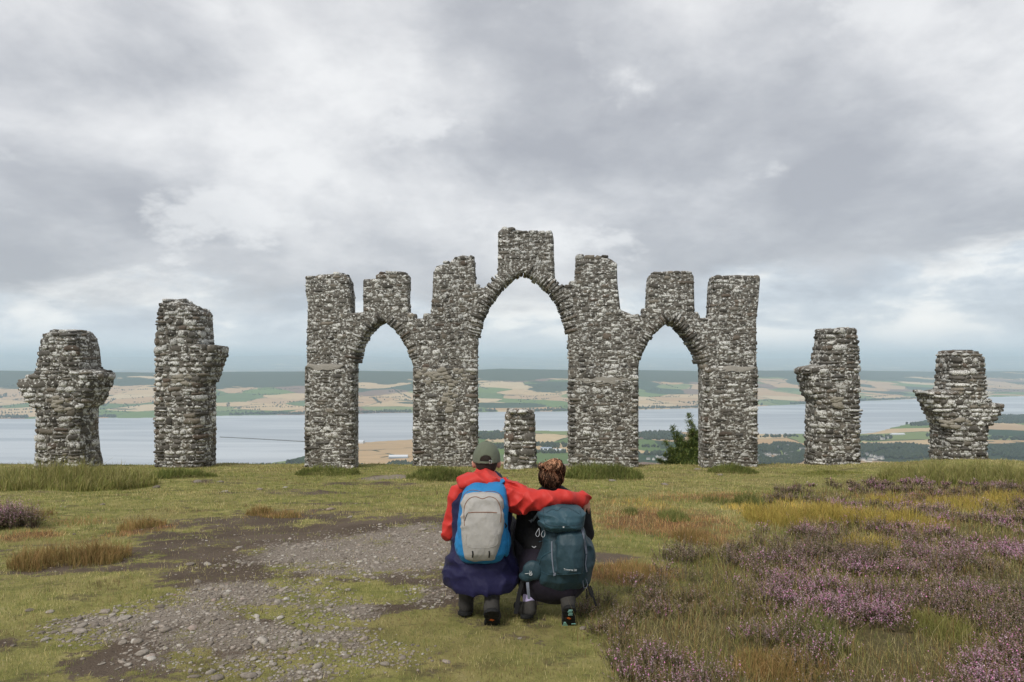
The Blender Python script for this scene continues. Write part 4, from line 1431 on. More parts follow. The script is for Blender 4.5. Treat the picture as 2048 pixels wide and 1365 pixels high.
for (px, py, hw, hd, n, lo, hi, kd, lb) in TUS:
    x, y = g(px, py)
    grass_patch(px, py, hw, hd, n, lo, hi, PAL[kd][0], 'grass_tussock', lb, 'tussock', 'grass tussocks on the moor', wd=0.0035 * max(1, y / 4.6), tipc=PAL[kd][1], lean=0.8, root_dark=0.95)

# ------------------------------------------------------------------ heather
def sprig_set(n_clumps, yr_, xr, dens):
    """points of heather sprigs: base, direction, length, bloom"""
    m_ = n_clumps * 12
    y = yr_[0] * (yr_[1] / yr_[0]) ** RNG.random(m_)
    x = xr[0] * y + RNG.random(m_) * ((xr[1] - xr[0]) * y + 1.5)
    ok = (RNG.random(m_) < heath(x, y) * dens) & (fbm(x * 1.9 + 80, y * 1.9, 3) + 0.07 * RNG.normal(0, 1, m_) > 0.465)
    ok &= (blob(x, y, GOLD) < 0.75) | (RNG.random(m_) < 0.2)
    return list(zip(x[ok], y[ok]))[:n_clumps]


def heather_mesh(name, clumps, per, hmin, hmax, origin=(0, 0, 0)):
    n = len(clumps) * per
    cx_ = np.repeat([c[0] for c in clumps], per)
    cy_ = np.repeat([c[1] for c in clumps], per)
    H = np.repeat(RNG.uniform(hmin, hmax, len(clumps)), per)
    bloomc = np.repeat(np.clip(fbm(np.array([c[0] for c in clumps]) * 0.9 + 21, np.array([c[1] for c in clumps]) * 0.9, 3) * 3.4 - 1.45 + RNG.normal(0, 0.32, len(clumps)), 0.0, 1.0), per)
    a = RNG.uniform(0, 2 * PI, n)
    tilt = np.abs(RNG.normal(0, 0.55, n)).clip(0, 1.15)
    L = H * RNG.uniform(0.65, 1.15, n)
    d = np.stack((np.cos(a) * np.sin(tilt), np.sin(a) * np.sin(tilt), np.cos(tilt)), -1)
    bx = cx_ + np.cos(a) * RNG.uniform(0, 0.07, n)
    by = cy_ + np.sin(a) * RNG.uniform(0, 0.07, n)
    base = np.stack((bx, by, gz(bx, by) - 0.01), -1)
    V, C = [], []
    sc = np.maximum(cy_ / 4.6, 1.0)
    # stem
    side = np.stack((-np.sin(a), np.cos(a), np.zeros(n)), -1)
    tip = base + d * L[:, None]
    V.append(np.stack((base - side * 0.0016 * sc[:, None], base + side * 0.0016 * sc[:, None], tip), 1))
    stemc = palette(n, [(0.075, 0.05, 0.035), (0.12, 0.09, 0.07), (0.20, 0.17, 0.14)])
    C.append(np.repeat(stemc[:, None], 3, 1))
    K = 12
    for k in range(K):
        t = 0.30 + 0.70 * (k + RNG.random(n)) / K
        p = base + d * (L * t)[:, None]
        aa = RNG.uniform(0, 2 * PI, n)
        out = np.stack((np.cos(aa), np.sin(aa), RNG.uniform(0.0, 0.9, n)), -1)
        ll = (RNG.uniform(0.006, 0.013, n) * np.where(t > 0.62, 0.85, 1.25) * sc ** 0.75)[:, None]
        s2 = np.stack((-np.sin(aa), np.cos(aa), np.zeros(n)), -1) * ll * 0.36
        V.append(np.stack((p - s2, p + s2, p + out * ll), 1))
        fl = (t > 0.60) & (RNG.random(n) < bloomc * 0.95)
        c_ = palette(n, [(0.075, 0.07, 0.03), (0.13, 0.098, 0.05), (0.11, 0.12, 0.042), (0.20, 0.135, 0.08)])
        dull = (t > 0.55) & ~fl & (RNG.random(n) < 0.55)
        c_[dull] = palette(int(dull.sum()), [(0.27, 0.18, 0.145), (0.32, 0.25, 0.22), (0.20, 0.13, 0.10)])
        c_[fl] = palette(int(fl.sum()), [(0.50, 0.27, 0.39), (0.43, 0.27, 0.33), (0.54, 0.39, 0.45), (0.38, 0.25, 0.26), (0.68, 0.25, 0.48)])
        C.append(np.repeat(c_[:, None], 3, 1))
    v = np.stack(V, 1).reshape(-1, 3) - np.array(origin)
    c = np.stack(C, 1).reshape(-1, 3)
    return mesh_np(name, v, tris=np.arange(len(v)).reshape(-1, 3), col=c, smooth_=False)


near = sprig_set(930, (3.2, 6.5), (0.10, 0.86), 1.0)
far_ = sprig_set(560, (6.0, 14.5), (0.10, 0.86), 1.0)
tag(obj('heather', heather_mesh('heather', near + far_, 24, 0.08, 0.19), M_HEATHER), 'low heather in purple bloom over the right foreground', kind='stuff')
hx, hy = g(2, 1052)
me = heather_mesh('heather_bush', [(hx + random.gauss(0, .18), hy + random.gauss(0, .12)) for _ in range(26)], 40, 0.2, 0.32, (hx, hy, float(gz(hx, hy))))
tag(obj('heather_bush', me, M_HEATHER, loc=(hx, hy, float(gz(hx, hy)))), 'single purple heather bush at the left edge of the turf', 'heather')
# long thin grass standing through the heather, and a few bleached dead twigs
N = 76000
Yc = 3.2 * (13.0 / 3.2) ** RNG.random(N)
Xc = 0.08 * Yc + RNG.random(N) * (0.74 * Yc + 1.6)
kp = (RNG.random(N) < heath(Xc, Yc) * 0.85) & (fbm(Xc * 1.7 + 3, Yc * 1.7, 3) > 0.36)
Xc, Yc = Xc[kp], Yc[kp]
n = len(Xc)
dryn = fbm(Xc * 1.1 + 60, Yc * 1.1, 3)
c = palette(n, [(0.18, 0.19, 0.05), (0.24, 0.225, 0.065), (0.29, 0.24, 0.085)])
sel = RNG.random(n) < dryn * 1.3 - 0.12
c[sel] = palette(int(sel.sum()), STRAW + [(0.30, 0.18, 0.08), (0.24, 0.135, 0.06)])
h = RNG.uniform(0.04, 0.13, n) + 0.16 * (RNG.random(n) < 0.035)
me = blade_mesh('moor_grass', Xc, Yc, gz(Xc, Yc), h, 0.0028 * np.maximum(Yc / 4.4, 1), c * 0.8, c * 1.4, 0.95, 2)
tag(obj('moor_grass', me, M_BLADE), 'thin wiry grass growing through the heather', kind='stuff')

# ------------------------------------------------------------------ figures: fields and surface nets
def nets(fn, lo, hi, h):
    """closed surface of fn < 0 as one quad mesh"""
    ax = [np.arange(a, b + h, h) for a, b in zip(lo, hi)]
    X, Y, Z = np.meshgrid(*ax, indexing='ij')
    F = fn(X, Y, Z)
    F = np.where(np.abs(F) < 1e-9, 1e-9, F)
    sg = F < 0
    n = np.array(F.shape) - 1

    def sub(A, o):
        return A[o[0]:o[0] + n[0], o[1]:o[1] + n[1], o[2]:o[2] + n[2]]
    cnt_ = sum(sub(sg, (i, j, k)).astype(int) for i in (0, 1) for j in (0, 1) for k in (0, 1))
    mask = (cnt_ > 0) & (cnt_ < 8)
    idx = np.full(mask.shape, -1, np.int64)
    idx[mask] = np.arange(mask.sum())
    acc = np.zeros((int(mask.sum()), 3))
    num = np.zeros(int(mask.sum()))
    for d in range(3):
        e = [0, 0, 0]
        e[d] = 1
        oth = [q for q in range(3) if q != d]
        for i in (0, 1):
            for j in (0, 1):
                o = [0, 0, 0]
                o[oth[0]], o[oth[1]] = i, j
                f0 = sub(F, o)[mask]
                f1 = sub(F, [o[q] + e[q] for q in range(3)])[mask]
                cr = (f0 < 0) != (f1 < 0)
                t = np.where(cr, f0 / np.where(cr, f0 - f1, 1), 0)
                p = np.zeros((len(t), 3)) + np.array(o)
                p[:, d] += t
                acc[cr] += p[cr]
                num[cr] += 1
    V = (np.argwhere(mask) + acc / num[:, None]) * h + np.array(lo)
    quads_ = []
    for d in range(3):
        a, b = [(1, 2), (2, 0), (0, 1)][d]
        s0 = np.take(sg, range(0, sg.shape[d] - 1), d)
        s1 = np.take(sg, range(1, sg.shape[d]), d)
        pts = np.argwhere(s0 != s1)
        flip = s0[tuple(pts.T)]
        ok = (pts[:, a] > 0) & (pts[:, b] > 0) & (pts[:, a] < n[a]) & (pts[:, b] < n[b])
        pts, flip = pts[ok], flip[ok]
        ea = np.zeros(3, int)
        ea[a] = 1
        eb = np.zeros(3, int)
        eb[b] = 1
        q = [idx[tuple((pts - da * ea - db * eb).T)] for da, db in ((0, 0), (1, 0), (1, 1), (0, 1))]
        q = np.stack(q, -1)
        q[~flip] = q[~flip][:, ::-1]
        quads_.append(q)
    return V, np.concatenate(quads_)


def smin(a, b, k=0.02):
    h_ = np.clip(0.5 + 0.5 * (b - a) / k, 0, 1)
    return b * (1 - h_) + a * h_ - k * h_ * (1 - h_)


def U(k, *fs):
    def fn(X, Y, Z):
        r = fs[0](X, Y, Z)
        for f in fs[1:]:
            r = smin(r, f(X, Y, Z), k)
        return r
    return fn


def rc(a, b, ra, rb):
    a, b = np.array(a, float), np.array(b, float)
    ab = b - a
    L2 = float(ab @ ab)

    def fn(X, Y, Z):
        t = np.clip(((X - a[0]) * ab[0] + (Y - a[1]) * ab[1] + (Z - a[2]) * ab[2]) / L2, 0, 1)
        return np.sqrt((X - a[0] - t * ab[0]) ** 2 + (Y - a[1] - t * ab[1]) ** 2 + (Z - a[2] - t * ab[2]) ** 2) - (ra + (rb - ra) * t)
    return fn


def chain(pts, rs, k=0.02):
    return U(k, *[rc(p, q, r0, r1) for p, q, r0, r1 in zip(pts[:-1], pts[1:], rs[:-1], rs[1:])])


def el(c, r, rot=None):
    """ellipsoid; rot = roll about the view axis, radians"""
    c = np.array(c, float)
    ca, sa = math.cos(rot or 0), math.sin(rot or 0)

    def fn(X, Y, Z):
        x, y, z = X - c[0], Y - c[1], Z - c[2]
        x, z = x * ca + z * sa, -x * sa + z * ca
        q = np.sqrt((x / r[0]) ** 2 + (y / r[1]) ** 2 + (z / r[2]) ** 2)
        return (q - 1) * min(r)
    return fn


def loft(rows, n=2.4, soft=0.0):
    """rows: (photograph row, centre px, half width px, depth, half depth m), read at the row's depth"""
    W_ = []
    for (py, cpx, hw, yd, hd) in rows:
        q = P(cpx, py, yd)
        W_.append((q[2], q[0], hw / FPX * yd, yd, hd))
    W_ = np.array(sorted(W_))
    z0, z1 = W_[0, 0], W_[-1, 0]

    def fn(X, Y, Z):
        c = [np.interp(Z, W_[:, 0], W_[:, k]) for k in range(1, 5)]
        q = (np.abs((X - c[0]) / c[1]) ** n + np.abs((Y - c[2]) / c[3]) ** n) ** (1 / n)
        d = (q - 1) * np.minimum(c[1], c[3])
        e = np.maximum(Z - z1, z0 - Z)
        if soft:
            return -smin(-d, -e, soft)
        return np.maximum(d, e)
    return fn


def creased(f, amp, dirs, seed=0.0):
    """sharp cloth creases: ridges running across each direction (dx, dy, dz) per metre"""
    def fn(X, Y, Z):
        r = f(X, Y, Z)
        near = np.abs(r) < 0.05
        x, y, z = X[near], Y[near], Z[near]
        wv = 2.2 * (noise3(x * 7 + seed, y * 7, z * 7 + seed) - 0.5) + 0.9 * (noise3(x * 17 + seed, y * 17, z * 17) - 0.5)
        s = 0
        for i, (a, b, c) in enumerate(dirs):
            ph = x * a + y * b + z * c + wv * 1.5 + 1.7 * i + seed
            rd = 1 - np.abs(((ph * 0.5) % 1.0) * 2 - 1)
            rd = rd ** 2.0
            m_ = np.clip(noise3(x * 6 + 3.1 * i + seed, y * 6, z * 6 + 7.7 * i) * 2.6 - 0.85, 0, 1)
            s = s + rd * m_
        r[near] = r[near] - amp * (s - 0.35)
        return r
    return fn


def folds(f, amp, sx, sy, sz, seed=0.0):
    def fn(X, Y, Z):
        nn = noise3(X * sx + seed, Y * sy + seed, Z * sz + seed) + 0.5 * noise3(X * sx * 2.3 + seed, Y * sy * 2.3, Z * sz * 2.3 + 5)
        return f(X, Y, Z) + amp * (nn - 0.75) * 2
    return fn


def cut(f, k):
    return lambda X, Y, Z: np.maximum(f(X, Y, Z), k(X, Y, Z))


def solid(name, fn, lo, hi, mat_, parent, h=0.008):
    V, Qd = nets(fn, lo, hi, h)
    return child(name, mesh_np(name, V, quads=Qd), mat_, parent)


def bvh_of(*obs):
    trees = []
    for o in obs:
        r = o
        while r.parent:
            r = r.parent
        off = Vector(r.location)
        trees.append(BVHTree.FromPolygons([v.co + off for v in o.data.vertices], [tuple(p.vertices) for p in o.data.polygons]))
    return trees


MISS = []


def hit(px, py, trees, lift=0.003):
    """point on the nearest of some surfaces on the sight line of a photograph pixel"""
    o = Vector((0, 0, CAM_Z))
    d = (Vector(P(px, py, 4.5)) - o).normalized()
    best = None
    for t in trees:
        loc, nor, i, dist = t.ray_cast(o, d)
        if loc is not None and (best is None or dist < best[2]):
            best = (loc, nor, dist)
    if best is None:
        MISS.append(1)
        return np.array(P(px, py, 4.45)), np.array((0, -1.0, 0))
    nr = best[1] if best[1].dot(d) < 0 else -best[1]
    return np.array(best[0] + nr * lift), np.array(nr)


def tube(pts, r, seg=6, closed=False):
    pts = np.array(pts, float)
    n = len(pts)
    V, Qd = [], []
    for i in range(n):
        t = pts[(i + 1) % n if closed else min(i + 1, n - 1)] - pts[i - 1 if closed else max(i - 1, 0)]
        t = t / (np.linalg.norm(t) + 1e-9)
        u = np.cross(t, (0.1, 0.98, 0.2))
        u /= np.linalg.norm(u) + 1e-9
        v = np.cross(t, u)
        for k in range(seg):
            a = 2 * PI * k / seg
            V.append(pts[i] + r * (math.cos(a) * u + math.sin(a) * v))
    m_ = n if closed else n - 1
    for i in range(m_):
        for k in range(seg):
            j = (i + 1) % n
            Qd.append((i * seg + k, i * seg + (k + 1) % seg, j * seg + (k + 1) % seg, j * seg + k))
    return V, Qd


def strap(pts, nors, width, thick=0.003):
    """flat webbing along points that lie on a surface"""
    pts, nors = np.array(pts, float), np.array(nors, float)
    V, Qd = [], []
    n = len(pts)
    for i in range(n):
        t = pts[min(i + 1, n - 1)] - pts[max(i - 1, 0)]
        t /= np.linalg.norm(t) + 1e-9
        s = np.cross(t, nors[i])
        s /= np.linalg.norm(s) + 1e-9
        nn = np.cross(s, t)
        for a, b in ((-1, 0), (1, 0), (1, 1), (-1, 1)):
            V.append(pts[i] + s * a * width / 2 + nn * (b * thick))
    for i in range(n - 1):
        for k in range(4):
            Qd.append((4 * i + k, 4 * i + (k + 1) % 4, 4 * i + 4 + (k + 1) % 4, 4 * i + 4 + k))
    Qd += [(0, 1, 2, 3), (4 * n - 1, 4 * n - 2, 4 * n - 3, 4 * n - 4)]
    return V, Qd


def dense(pp, n=24, closed=False):
    pp = np.array(pp, float)
    if closed:
        pp = np.vstack((pp, pp[:1]))
    # Catmull-Rom through the points
    out = []
    m_ = len(pp)
    for s in np.linspace(0, m_ - 1, n):
        i = min(int(s), m_ - 2)
        t = s - i
        p0, p1, p2, p3 = pp[max(i - 1, 0)], pp[i], pp[i + 1], pp[min(i + 2, m_ - 1)]
        out.append(0.5 * (2 * p1 + (p2 - p0) * t + (2 * p0 - 5 * p1 + 4 * p2 - p3) * t * t + (3 * p1 - p0 - 3 * p2 + p3) * t ** 3))
    return out


def on_tube(name, pix, trees, r, mat_, parent, n=28, lift=0.001):
    pts = [hit(x, y, trees, lift)[0] for x, y in dense(pix, n)]
    V, Qd = tube(pts, r, 5)
    return child(name, mesh_np(name, V, quads=Qd), mat_, parent)


def on_strap(name, pix, trees, wd, mat_, parent, n=16, lift=0.002):
    q = [hit(x, y, trees, lift) for x, y in dense(pix, n)]
    pts = np.array([a for a, b in q])
    sm = pts.copy()
    sm[1:-1] = (pts[:-2] + pts[1:-1] + pts[2:]) / 3
    V, Qd = strap(sm, [b for a, b in q], wd)
    return child(name, mesh_np(name, V, quads=Qd, smooth_=False), mat_, parent)


def free_strap(name, pts, nor, wd, mat_, parent, n=14, thick=0.003):
    pts = dense(pts, n)
    V, Qd = strap(pts, [nor] * len(pts), wd, thick)
    return child(name, mesh_np(name, V, quads=Qd, smooth_=False), mat_, parent)


def cloth(name, c, rough=0.75, sheen=0.2, nscale=420, wr=9.0, wstr=0.35, var=0.12):
    """woven cloth: fine weave, soft creases"""
    m, t = new_mat(name)
    pos = nd(t, 'ShaderNodeNewGeometry').outputs['Position']
    fine = noise(t, pos, nscale, 2, 0.5)
    cre = noise(t, nd(t, 'ShaderNodeMapping', {0: pos, 2: (0, 0.5, 0), 3: (1.6, 1, 1)}).outputs[0], wr, 4, 0.5, 0.25)
    f = mth(t, 'MULTIPLY_ADD', cre, 2 * var, 1 - var)
    f = mth(t, 'MULTIPLY', f, mth(t, 'MULTIPLY_ADD', fine, 0.25, 0.88))
    col_ = nd(t, 'ShaderNodeVectorMath', {0: tuple(c), 'Scale': f}, operation='SCALE').outputs[0]
    b = finish(t, col_, rough, mth(t, 'ADD', cre, mth(t, 'MULTIPLY', fine, 0.02)), wstr, 0.03, 0.3, {'Sheen Weight': sheen * 0.25, 'Sheen Roughness': 0.5})
    return m


F_RED = cloth('red_shell_cloth', (0.50, 0.030, 0.022), 0.6, 0.1)
F_NAVY = cloth('navy_shell_cloth', (0.0085, 0.0075, 0.042), 0.65, 0.1)
F_BLUE = cloth('blue_pack_nylon', (0.013, 0.165, 0.38), 0.6, 0.1)
F_GREY = cloth('dirty_pale_grey_nylon', (0.36, 0.34, 0.315), 0.75, 0.1, 420, 14, 0.3, 0.16)
F_TEAL = cloth('dark_teal_nylon', (0.020, 0.046, 0.059), 0.55, 0.1, 420, 12, 0.4)
F_TEALL = cloth('teal_lid_nylon', (0.028, 0.068, 0.088), 0.55, 0.1, 420, 12, 0.5)
F_BLACK = cloth('black_jersey', (0.006, 0.006, 0.007), 0.85, 0.1)
F_PLUM = cloth('dark_plum_leggings', (0.010, 0.007, 0.014), 0.8, 0.1)
F_DARK = cloth('dark_trouser_cloth', (0.020, 0.019, 0.021), 0.8, 0.15)
F_CAP = cloth('washed_olive_twill', (0.115, 0.128, 0.09), 0.9, 0.2, 500, 20, 0.25)
F_WEB = plain('grey_webbing', (0.15, 0.165, 0.20), 0.7, 300, 0.2)
F_BWEB = plain('black_webbing', (0.012, 0.012, 0.013), 0.7, 300, 0.2)
F_CORD = plain('pale_cord', (0.45, 0.46, 0.48), 0.7, 300, 0.2)
F_ZIP = plain('rusty_brown_zip', (0.22, 0.10, 0.055), 0.6, 300, 0.2)
F_SKIN = plain('skin', (0.52, 0.27, 0.19), 0.55, 120, 0.10, 0.15, 0.4, 0.001, {'Subsurface Weight': 0.08, 'Subsurface Radius': (0.02, 0.008, 0.004)})
F_HAIRD = plain('short_dark_hair', (0.022, 0.014, 0.010), 0.6, 500, 0.5, 0.8)
F_HAIRB = plain('brown_hair', (0.060, 0.030, 0.018), 0.55, 350, 0.5, 0.8, 0.4)
F_BOOT = plain('dusty_grey_boot', (0.040, 0.037, 0.033), 0.85, 90, 0.45, 0.6)
F_SOLE = plain('black_rubber', (0.010, 0.010, 0.010), 0.8, 150, 0.4, 0.6)
F_ORANGE = plain('orange_sole_mark', (0.62, 0.13, 0.02), 0.6, 200, 0.1)
F_MINT = plain('mint_rubber', (0.26, 0.50, 0.44), 0.7, 200, 0.15)
F_SOCK = plain('lavender_sock', (0.38, 0.33, 0.50), 0.9, 300, 0.3)
F_METAL = plain('worn_metal', (0.5, 0.5, 0.48), 0.35, 200, 0.1, extra={'Metallic': 0.8})
F_PRINT = plain('pale_print', (0.55, 0.57, 0.58), 0.7, 200, 0.05)


def foot(parent, ball, heel, toe, shin, w, mats, tall=0.05, tread=True, part='boot'):
    """boot or shoe with its sole; ball, heel, toe are points inside the shoe, shin the top of the shaft"""
    ball, heel, toe, shin = [np.array(p, float) for p in (ball, heel, toe, shin)]
    up_ = rc(ball, heel, w * 0.95, w * 0.86)
    fr = rc(ball, toe, w * 0.92, w * 0.70)
    sh_ = rc(heel + (ball - heel) * 0.18, shin, w * 0.9, w * 1.08)
    u = (heel - ball) / np.linalg.norm(heel - ball)
    s_ = np.array((1.0, 0, 0))
    nrm = np.cross(u, s_)
    if nrm[2] > 0:
        nrm = -nrm
    nrm /= np.linalg.norm(nrm)
    body = folds(U(0.02, up_, fr, sh_), 0.003, 40, 40, 40)
    pts = np.array((ball, heel, toe, shin))
    lo, hi = pts.min(0) - w * 1.7, pts.max(0) + w * 1.7
    bt = solid(part, body, lo, hi, mats[0], parent, 0.006)
    c0 = (ball + heel) / 2 + nrm * w * 0.82
    L = np.linalg.norm(heel - ball) / 2 + w * 0.85

    def sole_f(X, Y, Z):
        d = np.stack((X - c0[0], Y - c0[1], Z - c0[2]), -1)
        a, b, c = d @ u, d @ s_, d @ nrm
        waist = 1 - 0.20 * np.exp(-((a + 0.005) / 0.035) ** 2)
        q = np.sqrt(np.maximum(np.abs(a) - (L - w * 0.8), 0) ** 2 + (b / waist) ** 2) - w * 1.0
        lug = 0.004 * (np.sign(np.sin(a * 190)) * 0.5 + 0.5) if tread else 0
        return np.maximum(q, np.abs(c) - 0.013 + lug * (np.abs(b) > w * 0.35))
    so_ = solid('sole', sole_f, np.minimum(ball, heel) - w * 2.4, np.maximum(ball, heel) + w * 2.4, mats[1], bt, 0.005)
    return bt, c0, u, s_, nrm


def plate(name, c, ux, uz, nrm, pts, thick, mat_, parent):
    """small flat mark: outline pts in (ux, uz) about c"""
    n = len(pts)
    V = [np.array(c) + ux * a + uz * b for a, b in pts] + [np.array(c) + ux * a + uz * b + nrm * thick for a, b in pts]
    bm = bmesh.new()
    vs = [bm.verts.new(v) for v in V]
    bm.faces.new(vs[:n])
    bm.faces.new(vs[n:])
    for i in range(n):
        j = (i + 1) % n
        bm.faces.new((vs[i], vs[j], vs[n + j], vs[n + i]))
    bmesh.ops.recalc_face_normals(bm, faces=bm.faces)
    me_ = bpy.data.meshes.new(name)
    bm.to_mesh(me_)
    bm.free()
    return child(name, me_, mat_, parent)


def hand(c, d, palm_n, s=1.0, curl=0.5):
    """field of a hand: wrist at c, pointing along d, palm facing palm_n; five fingers"""
    c, d, pn = [np.array(v, float) for v in (c, d, palm_n)]
    d /= np.linalg.norm(d)
    pn = pn - d * (pn @ d)
    pn /= np.linalg.norm(pn)
    sd_ = np.cross(d, pn)
    fs = [rc(c, c + d * 0.035 * s, 0.026 * s, 0.030 * s), rc(c + d * 0.03 * s - sd_ * 0.022 * s, c + d * 0.085 * s - sd_ * 0.026 * s, 0.017 * s, 0.014 * s), rc(c + d * 0.03 * s + sd_ * 0.022 * s, c + d * 0.08 * s + sd_ * 0.028 * s, 0.017 * s, 0.014 * s),
          rc(c + d * 0.03 * s, c + d * 0.088 * s, 0.019 * s, 0.016 * s)]
    for k, (o, l) in enumerate(((-.030, .068), (-.010, .078), (.011, .073), (.031, .056))):
        b = c + d * 0.088 * s + sd_ * o * s
        m1 = b + (d * math.cos(curl * .6) + pn * math.sin(curl * .6)) * l * .5 * s
        m2 = m1 + (d * math.cos(curl * 1.5) + pn * math.sin(curl * 1.5)) * l * .3 * s
        m3 = m2 + (d * math.cos(curl * 2.2) + pn * math.sin(curl * 2.2)) * l * .24 * s
        fs.append(chain([b, m1, m2, m3], [0.0095 * s, 0.009 * s, 0.0082 * s, 0.007 * s], 0.003))
    t0 = c + d * 0.03 * s - sd_ * 0.03 * s
    t1 = t0 + (d * .6 - sd_ * .7 + pn * .3) * 0.042 * s
    t2 = t1 + (d * .85 - sd_ * .25 + pn * .4) * 0.032 * s
    fs.append(chain([t0, t1, t2], [0.013 * s, 0.0105 * s, 0.008 * s], 0.004))
    return U(0.006, *fs)


# ------------------------------------------------------------------ the man
GZP = float(gz(-0.2, 4.6))
man = empty('person', (-0.194, 4.60, GZP))
tag(man, 'person in olive cap and red and navy jacket crouching, arm round the other', 'person')
hd_c = P(973, 916, 4.74)
S_L, S_R = P(918, 990, 4.70), P(1008, 984, 4.68)
E_L, W_L = P(901, 1062, 4.72), np.array((-0.36, 5.02, 0.56))
E_R, W_R = P(1090, 996, 4.50), P(1166, 998, 4.60)
HIP_L, HIP_R = np.array((-0.29, 4.66, 0.34)), np.array((-0.10, 4.66, 0.34))
KN_L, KN_R = np.array((-0.38, 5.04, 0.50)), np.array((-0.04, 5.02, 0.50))
AN_L, AN_R = np.array((-0.300, 4.66, 0.12)), np.array((-0.126, 4.44, 0.19))
hR = hand(W_R, P(1182, 1020, 4.68) - W_R, (0, 0.7, -0.7), 1.0, 0.6)
hL = hand(W_L, (-0.05, 0.4, -0.6), (0.2, -0.4, -0.5), 1.0, 0.5)
body = U(0.02,
         el(hd_c, (0.076, 0.097, 0.112)), el(hd_c + (0, 0.02, -0.07), (0.058, 0.072, 0.062)), rc(hd_c + (0, 0.094, 0.0), hd_c + (0, 0.112, -0.035), 0.010, 0.016),
         rc(hd_c + (0, -0.01, -0.06), P(970, 975, 4.71), 0.056, 0.062), rc(P(968, 1010, 4.70), P(965, 1110, 4.63), 0.105, 0.105), rc(S_L, S_R, 0.05, 0.05),
         rc(HIP_L, HIP_R, 0.10, 0.10), rc(P(965, 1110, 4.63), (HIP_L + HIP_R) / 2, 0.11, 0.12),
         chain([S_L, E_L, W_L], [0.046, 0.04, 0.027]), chain([S_R, P(1050, 996, 4.55), E_R, W_R], [0.046, 0.043, 0.04, 0.028]),
         chain([HIP_L, KN_L, AN_L + (0, .05, 0)], [0.082, 0.056, 0.030]), chain([HIP_R, KN_R, AN_R + (0, .09, 0)], [0.082, 0.056, 0.030]))
ears = U(0.004, *[U(0.006, el(hd_c + (s * 0.082, -0.005, -0.042), (0.014, 0.020, 0.031)), el(hd_c + (s * 0.092, -0.014, -0.036), (0.009, 0.013, 0.024))) for s in (-1, 1)])
solid('body', U(0.008, body, ears, hR, hL), (-0.62, 4.28, 0.02), (0.66, 5.26, 1.2), F_SKIN, man, 0.011)
# trousers and boots
tr = solid('trousers', folds(U(0.04, rc(HIP_L, HIP_R, 0.125, 0.125), chain([HIP_L, KN_L, AN_L], [0.105, 0.075, 0.052]), chain([HIP_R, KN_R, AN_R + (0, .10, .04)], [0.105, 0.075, 0.052])), 0.006, 14, 14, 14),
           (-0.56, 4.3, 0.05), (0.16, 5.2, 0.62), F_DARK, man, 0.011)
b1 = foot(man, (-0.312, 4.72, 0.045), (-0.302, 4.625, 0.060), (-0.318, 4.80, 0.042), (-0.300, 4.64, 0.155), 0.050, (F_BOOT, F_SOLE))
b2, c0, u_, s_, n_ = foot(man, (-0.124, 4.475, 0.052), (-0.130, 4.412, 0.125), (-0.12, 4.56, 0.044), (-0.127, 4.56, 0.27), 0.052, (F_BOOT, F_SOLE))
plate('sole_emblem', c0 + n_ * 0.0135 + u_ * 0.0, s_, u_, n_, [(-.015, 0), (-.004, .012), (.015, 0), (.004, -.012)], 0.002, F_ORANGE, b2)
# jacket
jk = loft([(944, 971, 22, 4.72, .070), (962, 969, 44, 4.71, .088), (985, 968, 60, 4.70, .112), (1010, 966, 64, 4.685, .125), (1050, 963, 59, 4.655, .130), (1085, 962, 57, 4.625, .150),
           (1115, 963, 67, 4.60, .185), (1136, 964, 70, 4.60, .20), (1150, 965, 70, 4.60, .215), (1163, 966, 67, 4.60, .22), (1170, 967, 64, 4.60, .215)], 2.3)
jk2 = creased(U(0.03, jk, el(P(896, 1140, 4.66), (.03, .12, .05)), el(P(1032, 1138, 4.66), (.03, .12, .06))), 0.012, [(4, 3, 15), (-8, 2, 11), (13, 4, 4)], 3.0)
jb = solid('jacket', jk2, (-0.58, 4.28, 0.08), (0.12, 4.98, 1.06), F_NAVY, man, 0.008)
sl = creased(chain([P(930, 978, 4.69), S_L + (-.005, 0, 0), E_L, W_L + (0, -.04, 0)], [0.06, 0.064, 0.058, 0.046]), 0.013, [(12, 8, 20), (-16, 10, 12)], 1.0)
slL = solid('sleeve', sl, (-0.58, 4.56, 0.4), (-0.25, 5.12, 1.02), F_RED, jb, 0.008)
sr = creased(U(0.03, chain([P(992, 982, 4.64), P(1018, 992, 4.58), P(1060, 1000, 4.50), P(1098, 997, 4.475), P(1135, 996, 4.50), P(1160, 999, 4.57), W_R + (0.005, 0.01, -.01)], [0.066, 0.088, 0.072, 0.053, 0.045, 0.047, 0.044]),
             rc(P(1022, 1000, 4.57), P(1036, 1018, 4.555), 0.05, 0.030)), 0.023, [(15, 5, 16), (19, 4, -9), (5, 4, 24)], 2.0)
slR = solid('sleeve', sr, (-0.22, 4.34, 0.62), (0.62, 4.84, 1.04), F_RED, jb, 0.007)
hoodf = creased(U(0.025, el(P(958, 961, 4.58), (.135, .085, .048), -0.10), el(P(930, 969, 4.565), (.055, .07, .038), 0.2), el(P(972, 951, 4.68), (.085, .10, .040)), el(P(985, 961, 4.62), (.075, .08, .045), -0.45)), 0.017, [(14, 8, 16), (-17, 8, 13)], 5.0)
hood = solid('hood', cut(hoodf, lambda X, Y, Z: -el(hd_c + (0, 0.03, -.02), (.085, .105, .16))(X, Y, Z)), (-0.46, 4.40, 0.74), (0.06, 4.86, 1.08), F_RED, jb, 0.007)
# cap: crown with the arched gap at the back, peak in front, strap with buckle
cc_ = P(973, 920, 4.74)
crown = el(cc_ + (0, 0, -0.002), (0.094, 0.116, 0.128))


